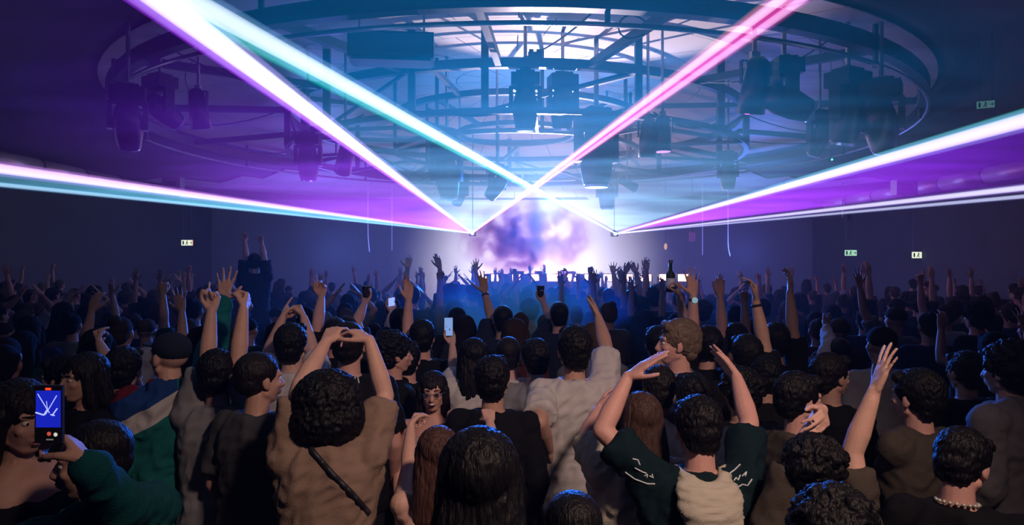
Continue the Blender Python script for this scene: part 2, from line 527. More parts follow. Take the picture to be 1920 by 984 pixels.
# hanging red sign and small lamp by the stage
b = empty('hanging_sign', at(1298, 444, 24), 0, label='small dim pink panel hanging under the right laser source', cat='sign')
MB().box((0, 0, 0), (.2, .04, .32)).obj('panel', mat('pink_panel', (.35, .12, .2), .5), b)
MB().cyl((0, 0, .15), (0, 0, ceil_z(b.location.x, b.location.y) + .04 - b.location.z), .012, 6).obj('hanger_rod', M_steel, b)
b = empty('pendant_lamp', at(1248, 462, 21), 0, label='tiny amber flame-shaped lamp above the crowd right of the stage', cat='lamp')
MB().ell((0, 0, 0), (.05, .05, .10)).obj('bulb', emit('amber_bulb', (1, .55, .4), .8), b, smooth=True)
MB().cyl((0, 0, .09), (0, 0, ceil_z(b.location.x, b.location.y) + .04 - b.location.z), .006, 6).obj('flex', M_cable, b)

# exit signs
M_exit = emit('exit_green', (.50, .95, .68), 1.0)
M_exit_w = emit('exit_white', (.9, 1.0, .80), 1.3)
M_exit_o = emit('exit_orange', (1.0, .5, .3), 1.3)
def exit_sign(px, py, d, label, first, end, k_=1.0, rz=0):
    p = at(px, py, d)
    r = empty('exit_sign', p, rz, label=label, cat='exit sign')
    r.scale = (k_, k_, k_)
    MB().box((0, .03, 0), (.46, .06, .24)).obj('housing', M_black, r)
    MB().box((0, -.004, 0), (.42, .01, .20)).obj('lit_panel', first, r)
    # running figure, arrow and door as flat marks on the panel
    k = MB()
    k.box((-.14, -.012, 0), (.05, .006, .13)); k.ell((.0, -.012, .06), (.02, .004, .02), 8, 5)
    k.bar((.0, -.012, .04), (-.02, -.012, -.02), .006, .03); k.bar((-.02, -.012, -.02), (.03, -.012, -.07), .006, .02); k.bar((-.02, -.012, -.02), (-.06, -.012, -.06), .006, .02)
    k.bar((.0, -.012, .03), (.05, -.012, .0), .006, .016)
    k.bar((.10, -.012, 0), (.17, -.012, 0), .006, .02); k.bar((.15, -.012, .04), (.18, -.012, 0), .006, .02); k.bar((.15, -.012, -.04), (.18, -.012, 0), .006, .02)
    k.obj('pictogram', mat('exit_mark', (.02, .25, .12), .6), r)
    if end: MB().box((.19, -.012, 0), (.04, .008, .19)).obj('tinted_end', M_exit_o, r)
    for sx in (-.15, .15):
        MB().cyl((sx, .03, .12), (sx, .03, (ceil_z(p.x, p.y) + .04 - p.z) / k_), .008, 6).obj('hanger_rod', M_steel, r)
exit_sign(351, 455, 25, 'lit exit sign on the left, above the dark crowd', M_exit_w, True)
exit_sign(1595, 474, 24, 'lit green exit sign on the right, the one nearer the stage', M_exit, False)
exit_sign(1722, 478, 22, 'lit yellowish exit sign furthest right', M_exit_w, True)
exit_sign(1848, 196, 9.5, 'small dim green sign turned aside high up at the far right', mat('dim_exit', (.2, .35, .3), .5, emis=(.3, .8, .6), es=.15), False, .5, -.5)
def status_dot(px, py, d, col, st, label, wall):
    p = at(px, py, d)
    b = empty('indicator_light', p, 0, label=label, cat='indicator light')
    MB().ell((0, 0, 0), (.02, .02, .02), 8, 6).obj('led', emit('led_%s' % label[:5].strip(), col, st), b)
    MB().box((0, .04, 0), (.1, .06, .08)).obj('case', M_black, b)
    MB().cyl((0, .04, .03), (0, .04, ceil_z(p.x, p.y) - p.z), .006, 6).obj('hanger_rod', M_steel, b)
status_dot(1560, 299, 12, (.1, 1, .7), 2, 'green pinpoint light under the right side of the outer ring', 0)

# ------------------------------------------------------------------ stage
stage = empty('stage', (1.0, 21.5, 0), 0, label='low black stage behind the front of the crowd', cat='stage')
MB().box((0, 0, .45), (12.0, 4.2, .9)).obj('deck', M_black, stage)
MB().box((0, -2.11, .45), (11.9, .03, .85)).obj('fascia', M_wall, stage)
booth = empty('performer_booth', (.9, 20.2, .9), 0, label='dark booth table standing on the stage between the laser sources', cat='booth')
MB().box((0, 0, .45), (3.2, .6, .9)).obj('front_panel', M_black, booth)
MB().box((0, 0, .93), (3.4, .8, .06)).obj('table_top', M_steel, booth)
for sx, w_ in ((-.75, .4), (0, .45), (.75, .4)):
    MB().box((sx, 0, 1.0), (w_, .4, .09)).obj('player_deck', M_black, booth)
# glowing flood lamps in a row across the stage front
M_flood = emit('warm_flood_lens', (1.0, .50, .40), 6.0)
for k in range(11):
    x = -.45 + .54 * k
    b = empty('stage_flood', (x, 19.75, .9), 0, label='small glowing pinkish flood lamp in the row across the stage front', cat='stage light', group='floods across the stage front')
    MB().box((0, .05, .86), (.34, .14, .24)).obj('housing', M_black, b)
    MB().box((0, -.03, .86), (.30, .02, .20)).obj('lens', M_flood, b)
    MB().bar((-.19, .05, .1), (-.19, .05, .88), .02, .03).bar((.19, .05, .1), (.19, .05, .88), .02, .03).box((0, .05, .05), (.42, .2, .1)).obj('stand', M_steel, b)

# ------------------------------------------------------------------ lasers
SRC_L = at(885, 437, 18.0); SRC_R = at(1155, 438, 18.0)
def plane_hit(src, px, py, slope=.0711, cut=None):
    """point on the sheet plane rising towards the viewer, seen at a pixel"""
    ry = (492 - py) / FP
    d = (src.z - HC + 18 * slope) / (ry + slope)
    return at(px, py, d)
for s_, lb in ((SRC_L, 'small laser projector on a drop rod, left source of the beams'), (SRC_R, 'small laser projector on a drop rod, right source of the beams')):
    b = empty('laser_projector', (s_.x, 18.25, 0), 0, label=lb, cat='laser')
    MB().box((0, 0.05, s_.z), (.17, .3, .12)).obj('housing', M_black, b)
    MB().cyl((0, -.13, s_.z), (0, -.16, s_.z), .035, 12).obj('aperture', emit('laser_aperture', (.8, .9, 1), 40), b)
    MB().cyl((0, .05, s_.z + .05), (0, .05, ceil_z(s_.x, 18.3) + .04), .012, 10).box((0, .05, s_.z + .08), (.10, .10, .03)).obj('drop_rod', M_steel, b)

def vol_mat(name, color, s0, falloff, src, streak=0.0, sscale=(.6, .25, 1), base=0.0, col2=None, knee=0, side=9.0):
    """glowing haze: emission that weakens with distance from the projector"""
    m = bpy.data.materials.new(name)
    t, out = nt(m)
    e = t.nodes.new('ShaderNodeEmission')
    geo = t.nodes.new('ShaderNodeTexCoord')
    sub = t.nodes.new('ShaderNodeVectorMath'); sub.operation = 'LENGTH'
    t.links.new(geo.outputs['Object'], sub.inputs[0])
    p = t.nodes.new('ShaderNodeMath'); p.operation = 'POWER'
    mx = t.nodes.new('ShaderNodeMath'); mx.operation = 'MAXIMUM'; mx.inputs[1].default_value = .3
    t.links.new(sub.outputs['Value'], mx.inputs[0])
    t.links.new(mx.outputs[0], p.inputs[0]); p.inputs[1].default_value = -falloff
    mu = t.nodes.new('ShaderNodeMath'); mu.operation = 'MULTIPLY_ADD'; mu.inputs[1].default_value = s0; mu.inputs[2].default_value = base
    t.links.new(p.outputs[0], mu.inputs[0])
    last = mu.outputs[0]
    if knee:
        dv = t.nodes.new('ShaderNodeMath'); dv.operation = 'DIVIDE'; dv.inputs[1].default_value = knee
        t.links.new(sub.outputs['Value'], dv.inputs[0])
        pw = t.nodes.new('ShaderNodeMath'); pw.operation = 'POWER'; pw.inputs[1].default_value = 4
        t.links.new(dv.outputs[0], pw.inputs[0])
        ad = t.nodes.new('ShaderNodeMath'); ad.operation = 'ADD'; ad.inputs[1].default_value = 1
        t.links.new(pw.outputs[0], ad.inputs[0])
        qd = t.nodes.new('ShaderNodeMath'); qd.operation = 'DIVIDE'
        t.links.new(last, qd.inputs[0]); t.links.new(ad.outputs[0], qd.inputs[1])
        last = qd.outputs[0]
        # glow darkened away from mid-room, painting in a lens vignette
        o1 = t.nodes.new('ShaderNodeVectorMath'); o1.operation = 'SUBTRACT'; o1.inputs[1].default_value = (.3 - src.x, 12 - src.y, 0)
        t.links.new(geo.outputs['Object'], o1.inputs[0])
        o2 = t.nodes.new('ShaderNodeVectorMath'); o2.operation = 'MULTIPLY'; o2.inputs[1].default_value = (2 / side, 1 / side, 0)
        t.links.new(o1.outputs[0], o2.inputs[0])
        o3 = t.nodes.new('ShaderNodeVectorMath'); o3.operation = 'LENGTH'; t.links.new(o2.outputs[0], o3.inputs[0])
        o4 = t.nodes.new('ShaderNodeMath'); o4.operation = 'POWER'; o4.inputs[1].default_value = 8; t.links.new(o3.outputs['Value'], o4.inputs[0])
        o5 = t.nodes.new('ShaderNodeMath'); o5.operation = 'ADD'; o5.inputs[1].default_value = 1; t.links.new(o4.outputs[0], o5.inputs[0])
        o6 = t.nodes.new('ShaderNodeMath'); o6.operation = 'DIVIDE'; t.links.new(last, o6.inputs[0]); t.links.new(o5.outputs[0], o6.inputs[1])
        last = o6.outputs[0]
    if streak:
        mp = t.nodes.new('ShaderNodeMapping'); mp.inputs['Scale'].default_value = sscale
        t.links.new(geo.outputs['Object'], mp.inputs[0])
        n = t.nodes.new('ShaderNodeTexNoise'); n.inputs['Scale'].default_value = 1.0; n.inputs['Detail'].default_value = 3; n.inputs['Distortion'].default_value = .6
        t.links.new(mp.outputs[0], n.inputs['Vector'])
        r = t.nodes.new('ShaderNodeMapRange'); r.inputs[1].default_value = .3; r.inputs[2].default_value = .7; r.inputs[3].default_value = 1 - streak; r.inputs[4].default_value = 1 + streak
        t.links.new(n.outputs[0], r.inputs[0])
        m3 = t.nodes.new('ShaderNodeMath'); m3.operation = 'MULTIPLY'
        t.links.new(last, m3.inputs[0]); t.links.new(r.outputs[0], m3.inputs[1])
        last = m3.outputs[0]
    if col2:
        cm = t.nodes.new('ShaderNodeMix'); cm.data_type = 'RGBA'
        cm.inputs[6].default_value = (*color, 1); cm.inputs[7].default_value = (*col2, 1)
        r = t.nodes.new('ShaderNodeMapRange'); r.inputs[1].default_value = 1.0; r.inputs[2].default_value = 12.0
        t.links.new(sub.outputs['Value'], r.inputs[0]); t.links.new(r.outputs[0], cm.inputs[0])
        t.links.new(cm.outputs[2], e.inputs[0])
    else:
        e.inputs[0].default_value = (*color, 1)
    t.links.new(last, e.inputs[1])
    t.links.new(e.outputs[0], out.inputs['Volume'])
    try: m.cycles.emission_sampling = 'NONE'
    except Exception: pass
    return m

def beam(src, end, off=0.0, r0=.010, r1=.10, core=(1, 1, 1), halo=(.4, .6, 1), sc=9, sh=1.6, label='', side=None, edge=None, ext=1.25, fall=.6):
    src = Vector(src); end = Vector(end); end = src + (end - src) * ext
    r = empty('laser_beam', src, 0, label=label, cat='laser beam')
    L = (end - src).length
    rr1 = r1
    def tb(name, ra, rb, m, sh_=Vector((0, 0, 0))):
        N = 10
        pts = [(end - src) * (i / N) + sh_ * (i / N) for i in range(N + 1)]
        rs = [ra + (rb - ra) * min(1, (i / N) * 1.25) ** 1.15 for i in range(N + 1)]
        return MB().tube(pts, rs, 20).obj(name, m, r)
    tb('core', r0, rr1 * .75, vol_mat('beam_core', core, sc, fall, src, base=sc * .06))
    tb('glow', r0 * 2.2, rr1 * 1.15, vol_mat('beam_glow', halo, sh, fall, src, base=sh * .06))
    if edge:
        tb('coloured_edge', r0 * 1.2, rr1 * .42, vol_mat('beam_edge', edge[0], edge[1], fall, src, base=edge[1] * .06), Vector(edge[2]) * rr1)
    return r

def fan(name, src, a, b, color, s0, knee, dz, label, streak=.3, col2=None, th=.05, side=9.0):
    """sheet of laser light between two beams: a thin wedge of glowing haze"""
    src = Vector(src); a = Vector(a); b = Vector(b)
    v = []
    for z in (-th / 2, th / 2):
        v += [Vector((0, 0, z + dz)), a - src + Vector((0, 0, z + dz)), b - src + Vector((0, 0, z + dz))]
    k = MB().add(v, [(0, 2, 1), (3, 4, 5), (0, 1, 4, 3), (1, 2, 5, 4), (2, 0, 3, 5)])
    o = k.obj(name, vol_mat('haze_sheet', color, s0, .1, src, streak, (.35, 1.3, 1), 0, col2, knee, side))
    o.location = src
    tag(o, label, 'laser light')
    return o
A_ = plane_hit(SRC_L, 302, 0); B1 = plane_hit(SRC_L, 0, 316); B2 = plane_hit(SRC_L, 0, 346)
C1 = plane_hit(SRC_L, 1462, 0); C2 = plane_hit(SRC_L, 1503, 0)
D_ = plane_hit(SRC_R, 356, 0); E_ = plane_hit(SRC_R, 1920, 226); F1 = plane_hit(SRC_R, 1920, 352); F2 = plane_hit(SRC_R, 1920, 368)
beam(SRC_L, A_, core=(.78, .82, 1), halo=(.55, .45, 1), sc=20, sh=5, label='thick white laser beam from the left source to the upper left, purple below it', edge=((.40, .03, 1), 16, (-.62, 0, -.85)), r1=.115)
beam(SRC_L, B1, core=(.92, .72, 1), halo=(.5, .2, 1), sc=26, sh=7, label='upper lavender beam running from the left source to the left edge', r1=.10, edge=((1, .35, .45), 4, (0, 0, .9)))
beam(SRC_L, B2, core=(.50, .80, 1), halo=(.1, .35, .8), sc=30, sh=8, label='lower thin pale blue beam running from the left source to the left edge', r1=.05)
beam(SRC_L, C1, core=(1, .78, 1), halo=(1, .08, .5), sc=27, sh=9, label='upper one of the twin pink beams from the left source to the upper right', r1=.046, edge=((1, .4, .15), 12, (-.8, 0, 1.0)))
beam(SRC_L, C2, core=(.90, .62, 1), halo=(1, .03, .5), sc=27, sh=9, label='lower one of the twin pink beams from the left source to the upper right', r1=.040)
beam(SRC_R, D_, core=(.84, .94, 1), halo=(.25, .55, .9), sc=20, sh=5, label='white laser beam with a green lower edge from the right source to the upper left', r1=.098, edge=((0, .55, .30), 18, (-.62, 0, -.95)))
beam(SRC_R, E_, core=(.88, .78, 1), halo=(.35, .40, 1), sc=20, sh=5, label='thick white beam with a teal upper edge from the right source to the right edge', r1=.110, edge=((0, .6, .5), 12, (0, 0, 1.05)))
beam(SRC_R, F1, core=(.80, .80, 1), halo=(.4, .25, 1), sc=30, sh=8, label='upper of the two pale beams running low to the right edge', r1=.07)
beam(SRC_R, F2, core=(.70, .75, 1), halo=(.25, .25, .9), sc=30, sh=6, label='lower of the two pale beams running low to the right edge', r1=.05)
def ex(s, e, k): return s + (e - s) * k
fan('laser_sheet', SRC_L, ex(SRC_L, A_, 1.2), ex(SRC_L, B1, 1.2), (.50, .10, .90), 4.8, 8.8, 0, 'purple sheet of laser light between the two left beams', .35, (.20, .03, 1.0), side=10.3)
fan('laser_sheet', SRC_L, ex(SRC_L, B1, 1.2), ex(SRC_L, B2, 1.2), (.15, .6, .9), 4.0, 14, 0, 'narrow teal sheet of light between the low left beams', .2, side=16)
fan('laser_sheet', SRC_L, ex(SRC_L, A_, 1.2), ex(SRC_L, C1, 1.2), (.42, .74, 1.0), 3.3, 15, 0, 'blue sheet of laser light spreading up from the left source', .5, (0, .25, .75))
fan('laser_sheet', SRC_L, ex(SRC_L, C1, 1.2), ex(SRC_L, C2, 1.2), (1.0, .02, .45), 7, 16, 0, 'narrow magenta sheet of light between the twin pink beams', .1)
fan('laser_sheet', SRC_R, ex(SRC_R, D_, 1.2), ex(SRC_R, E_, 1.2), (.42, .74, 1.0), 3.1, 14, .07, 'blue sheet of laser light spreading up from the right source', .5, (0, .25, .75), side=8.2)
fan('laser_sheet', SRC_R, ex(SRC_R, E_, 1.2), ex(SRC_R, F1, 1.2), (.48, .07, .95), 5, 11, .07, 'purple sheet of laser light between the right beams', .35, (.22, .01, 1.0), side=13.5)

# ------------------------------------------------------------------ haze in the room
def smoke(name, loc, size, color, dens, absorb, label, seed, lo=.42, scale=2.2):
    m = bpy.data.materials.new(name)
    t, out = nt(m)
    tc = t.nodes.new('ShaderNodeTexCoord')
    n = t.nodes.new('ShaderNodeTexNoise'); n.inputs['Scale'].default_value = scale; n.inputs['Detail'].default_value = 5; n.inputs['Distortion'].default_value = .5
    mp = t.nodes.new('ShaderNodeMapping'); mp.inputs['Location'].default_value = (seed, seed * .7, 0)
    t.links.new(tc.outputs['Object'], mp.inputs[0]); t.links.new(mp.outputs[0], n.inputs['Vector'])
    ln = t.nodes.new('ShaderNodeVectorMath'); ln.operation = 'LENGTH'
    dvv = t.nodes.new('ShaderNodeVectorMath'); dvv.operation = 'DIVIDE'; dvv.inputs[1].default_value = size
    t.links.new(tc.outputs['Object'], dvv.inputs[0]); t.links.new(dvv.outputs[0], ln.inputs[0])
    sb = t.nodes.new('ShaderNodeMapRange'); sb.inputs[1].default_value = 1.0; sb.inputs[2].default_value = .15; sb.inputs[3].default_value = 0; sb.inputs[4].default_value = 1
    t.links.new(ln.outputs['Value'], sb.inputs[0])
    a = t.nodes.new('ShaderNodeMapRange'); a.inputs[1].default_value = lo; a.inputs[2].default_value = .68; a.inputs[3].default_value = 0; a.inputs[4].default_value = dens
    t.links.new(n.outputs[0], a.inputs[0])
    mu = t.nodes.new('ShaderNodeMath'); mu.operation = 'MULTIPLY'
    t.links.new(sb.outputs[0], mu.inputs[0]); t.links.new(a.outputs[0], mu.inputs[1])
    sc_ = t.nodes.new('ShaderNodeVolumeScatter'); sc_.inputs['Color'].default_value = (*color, 1)
    t.links.new(mu.outputs[0], sc_.inputs['Density'])
    if absorb:
        ab = t.nodes.new('ShaderNodeVolumeAbsorption'); ab.inputs['Color'].default_value = (*absorb, 1)
        t.links.new(mu.outputs[0], ab.inputs['Density'])
        sm = t.nodes.new('ShaderNodeAddShader'); t.links.new(sc_.outputs[0], sm.inputs[0]); t.links.new(ab.outputs[0], sm.inputs[1])
        t.links.new(sm.outputs[0], out.inputs['Volume'])
    else:
        t.links.new(sc_.outputs[0], out.inputs['Volume'])
    o = MB().ell((0, 0, 0), size, 20, 12).obj('smoke_cloud', m)
    o.location = loc
    tag(o, label, 'smoke', kind='stuff')
smoke('dark_smoke', at(985, 448, 18.6), (2.0, .9, 1.25), (.08, .03, .07), 11.0, (.50, .10, .32), 'dark purple smoke puff in front of the pale stage glow', 1.3, lo=.40)
smoke('blue_smoke', at(965, 580, 7.6), (1.35, .9, .50), (.10, .38, 1.0), 5.0, None, 'blue lit smoke drifting over heads in the middle of the crowd', 4.1, lo=.3)
def haze(name, y0, y1, dens, label):
    m = bpy.data.materials.new(name)
    t, out = nt(m)
    s = t.nodes.new('ShaderNodeVolumeScatter')
    s.inputs['Color'].default_value = (.75, .85, 1, 1)
    s.inputs['Density'].default_value = dens
    s.inputs['Anisotropy'].default_value = .25
    t.links.new(s.outputs[0], out.inputs['Volume'])
    o = MB().box((0, (y1 + y0) / 2, 2.5), (2 * XW - .1, y1 - y0, 4.9)).obj('haze', m)
    tag(o, label, 'haze', kind='stuff')
haze('thick_haze', 6.2, YB - .05, .012, 'haze hanging over the far half of the hall towards the stage')
haze('thin_haze', YF + .05, 6.15, .0015, 'faint haze over the near half of the hall')
# ------------------------------------------------------------------ people: shape builders
def skin_mat(name, c):
    m = mat(name, c, .55, 0, .12, 25, .12, 180, spec=.35)
    return m
SKIN = [skin_mat('skin_fair', (.56, .33, .26)), skin_mat('skin_tan', (.44, .25, .19)), skin_mat('skin_pink', (.56, .30, .25))]
SKIN_CROWD = skin_mat('skin_crowd', (.30, .16, .11))
M_nail = mat('nail', (.65, .42, .36), .3, 0, .05, 10, 0)
def cloth(name, c, **k):
    return mat('cloth_' + name, c, .88, 0, .12, 9, .35, k.pop('bs', 220), spec=.15, **k)
def hair_mat(name, c):
    return mat('hair_' + name, c, .55, 0, .5, 40, .7, 120, stretch=(1, 1, .15), spec=.25)
H_black = hair_mat('black', (.0028, .0024, .0028)); H_dark = hair_mat('dark_brown', (.007, .005, .0045))
H_brown = hair_mat('brown', (.05, .026, .018)); H_light = hair_mat('light_brown', (.13, .09, .065)); H_red = hair_mat('reddish_brown', (.06, .026, .018))
M_jean = cloth('dark_trousers', (.012, .014, .02)); M_shoe = mat('shoe_leather', (.02, .02, .02), .5)
M_eye = mat('eye_white', (.6, .58, .55), .15, 0, .02, 5, 0); M_lip = mat('lips', (.42, .13, .12), .45, 0, .1, 30, 0); M_dark = mat('mouth_dark', (.03, .01, .01), .8, 0, 0, 5, 0)
M_teeth = mat('teeth', (.7, .68, .62), .2, 0, 0, 5, 0)

def random_palette(name, cols, rough=.88):
    """one cloth or hair material whose colour differs from person to person"""
    m = mat(name, cols[0], rough, 0, .15, 9, .3, 200, spec=.08)
    t = m.node_tree
    oi = t.nodes.new('ShaderNodeObjectInfo')
    cr = t.nodes.new('ShaderNodeValToRGB'); cr.color_ramp.interpolation = 'CONSTANT'
    el = cr.color_ramp.elements
    while len(el) > 1: el.remove(el[-1])
    el[0].position = 0; el[0].color = (*cols[0], 1)
    for i, c in enumerate(cols[1:], 1):
        e = el.new(i / len(cols)); e.color = (*c, 1)
    t.links.new(oi.outputs['Random'], cr.inputs[0])
    mx = [n for n in t.nodes if n.type == 'MIX'][0]
    t.links.new(cr.outputs[0], mx.inputs[6])
    return m
TOPS = [(n_, mat('crowd_cloth_' + n_.replace(' ', '_'), c_, .9, 0, .15, 9, .3, 200, spec=.08)) for n_, c_ in (('black', (.011, .011, .013)), ('charcoal', (.03, .03, .034)), ('navy', (.012, .018, .045)),
    ('dark red', (.05, .014, .018)), ('grey', (.10, .10, .11)), ('pale', (.22, .22, .24)), ('dark green', (.012, .032, .028)), ('brown', (.05, .042, .034)))]
M_chair_ = random_palette('crowd_hair', [(.008, .006, .006), (.014, .010, .008), (.025, .016, .011), (.008, .007, .007), (.05, .033, .022)], .9)

def remesh(mb, name, voxel, it=2, disp=None, fac=.5, deci=0):
    me = mb.mesh('tmp')
    ob = bpy.data.objects.new('tmp', me)
    COL.objects.link(ob)
    r = ob.modifiers.new('r', 'REMESH'); r.mode = 'VOXEL'; r.voxel_size = voxel; r.use_smooth_shade = True
    if it:
        s = ob.modifiers.new('s', 'SMOOTH'); s.factor = fac; s.iterations = it
    if deci:
        s = ob.modifiers.new('d', 'DECIMATE'); s.ratio = deci
    dg = bpy.context.evaluated_depsgraph_get()
    out = bpy.data.meshes.new_from_object(ob.evaluated_get(dg))
    out.name = name
    bpy.data.objects.remove(ob); bpy.data.meshes.remove(me)
    if disp:
        amp, freq, stretch = disp
        n = len(out.vertices)
        co = np.empty(n * 3); out.vertices.foreach_get('co', co); co = co.reshape(-1, 3)
        no = np.empty(n * 3, dtype=np.float32); out.vertices.foreach_get('normal', no); no = no.reshape(-1, 3)
        d = np.empty(n)
        nz = noise.noise; fold = freq < 15
        q = co * np.array(stretch) * freq
        for i in range(n):
            a = nz((q[i, 0], q[i, 1], q[i, 2]))
            d[i] = 1 - 2.4 * abs(a)
            if fold: d[i] = .6 * d[i] + .5 * (1 - 2.6 * abs(nz((q[i, 0] * 1.1 + q[i, 2] * 1.6 + 5, q[i, 1] * 1.7, q[i, 2] * 2.6 - q[i, 0] * 1.4))))
        co += no * (d * amp)[:, None]
        out.vertices.foreach_set('co', co.ravel()); out.update()
    out.polygons.foreach_set('use_smooth', [True] * len(out.polygons))
    return out

def ortho(n, u):
    n = n - u * n.dot(u)
    if n.length < 1e-3:
        n = Vector((0, 1, 0.3)) - u * u.dot(Vector((0, 1, .3)))
    return n.normalized()

CURL = {'open': ((.08, .12, .08), .20, 'out'), 'spread': ((.02, .10, .10), .30, 'out'), 'relaxed': ((.35, .5, .35), .08, 'mid'), 'flat': ((.05, .05, .05), .03, 'mid'),
        'fist': ((1.45, 1.6, 1.0), 0.0, 'in'), 'grip': ((.85, 1.05, .75), .02, 'in'), 'point': ((1.4, 1.6, 1.0), 0, 'in'), 'droop': ((.75, .45, .3), .08, 'mid')}
def hand(mb, w, u, n, right, pose, k=1.0):
    u = u.normalized(); n = ortho(n, u)
    t = u.cross(n) * (1 if right else -1)
    (c1, c2, c3), sp, th = CURL[pose]
    kn = [(.029, .086), (.010, .091), (-.010, .087), (-.029, .078)]
    ln = [(.043, .026, .021), (.047, .030, .022), (.043, .028, .021), (.034, .021, .018)]
    rad = [.0092, .0094, .0090, .0080]
    tips = []
    for i in range(4):
        kp = w + u * kn[i][1] * k + t * kn[i][0] * k
        mb.cap(w + u * .012 * k + t * kn[i][0] * .55 * k, kp, .0150 * k, .0112 * k, 8)
        ang = 0.0
        a = (1.5 - i) / 1.5 * sp
        base = (u * math.cos(a) + t * math.sin(a)).normalized()
        p = kp; r = rad[i] * k
        cc = (c1, c2, c3)
        if pose == 'point' and i == 0: cc = (.05, .08, .05)
        jitter = 1 + .22 * math.sin(i * 2.3 + w.x * 40)
        for j in range(3):
            ang += cc[j] * jitter
            dv = base * math.cos(ang) + n * math.sin(ang)
            q = p + dv * ln[i][j] * k
            mb.cap(p, q, r, r * .90, 8)
            p = q; r *= .90
        tips.append((p, dv))
    # heel and thumb
    mb.cap(w + u * .02 * k + t * .012 * k, w + u * .05 * k - t * .018 * k, .017 * k, .015 * k, 8)
    b0 = w + u * .020 * k + t * .020 * k + n * .006 * k
    if th == 'out': d1 = (u * .55 + t * .80 + n * .15); d2 = (u * .80 + t * .55 + n * .1)
    elif th == 'mid': d1 = (u * .75 + t * .60 + n * .35); d2 = (u * .95 + t * .15 + n * .3)
    else: d1 = (u * .70 + t * .45 + n * .60); d2 = (u * .45 - t * .55 + n * .70)
    d1.normalize(); d2.normalize()
    b1 = b0 + d1 * .044 * k; b2 = b1 + (d1 + d2).normalized() * .032 * k; b3 = b2 + d2 * .026 * k
    mb.cap(b0, b1, .0150 * k, .0120 * k, 8).cap(b1, b2, .0112 * k, .0104 * k, 8).cap(b2, b3, .0104 * k, .0088 * k, 8)
    return tips

def warp_fn(lean):
    lx, ly = lean
    def f(p):
        t = max(0.0, (p.z - .9) / .85)
        return Vector((p.x + lx * t * t, p.y + ly * t * t, p.z))
    return f

def head_matrix(yaw, pitch, tilt, lean):
    base = warp_fn(lean)(Vector((0, 0.0, 1.535)))
    R = Matrix.Rotation(yaw, 4, 'Z') @ Matrix.Rotation(pitch, 4, 'X') @ Matrix.Rotation(tilt, 4, 'Y')
    return Matrix.Translation(base) @ R @ Matrix.Translation((0, .012, .105))

def xf(mb, M):
    mb.v = [tuple(M @ Vector(p)) for p in mb.v]
    return mb

def head_prims(female=False):
    h = MB()
    k = .95 if female else 1
    h.ell((0, -.012, .028), (.076 * k, .096, .086), 18, 12)
    h.ell((0, .020, -.022), (.064 * k, .074, .088), 18, 12)
    h.ell((0, .050, -.086), (.030 * k, .030, .026))
    h.cap((-.050 * k, .005, -.058), (-.018, .050, -.090), .020, .018, 10).cap((.050 * k, .005, -.058), (.018, .050, -.090), .020, .018, 10)
    h.cap((0, .088, .006), (0, .104, -.032), .0085, .0135, 10).ell((-.011, .096, -.036), (.008, .009, .007), 8, 6).ell((.011, .096, -.036), (.008, .009, .007), 8, 6)
    h.cap((-.040, .072, .024), (.040, .072, .024), .013, .013, 8)
    h.ell((-.040 * k, .062, -.024), (.020, .020, .018)).ell((.040 * k, .062, -.024), (.020, .020, .018))
    for s in (-1, 1):
        h.ell((s * .078 * k, -.004, -.008), (.009, .019, .031), 10, 8, Matrix.Rotation(-.25 * s, 3, 'Z'))
        h.ell((s * .076 * k, .004, -.030), (.010, .012, .012), 8, 6)
    h.ell((0, .088, -.056), (.022, .012, .0075), 10, 6).ell((0, .086, -.068), (.019, .012, .0085), 10, 6)
    return h

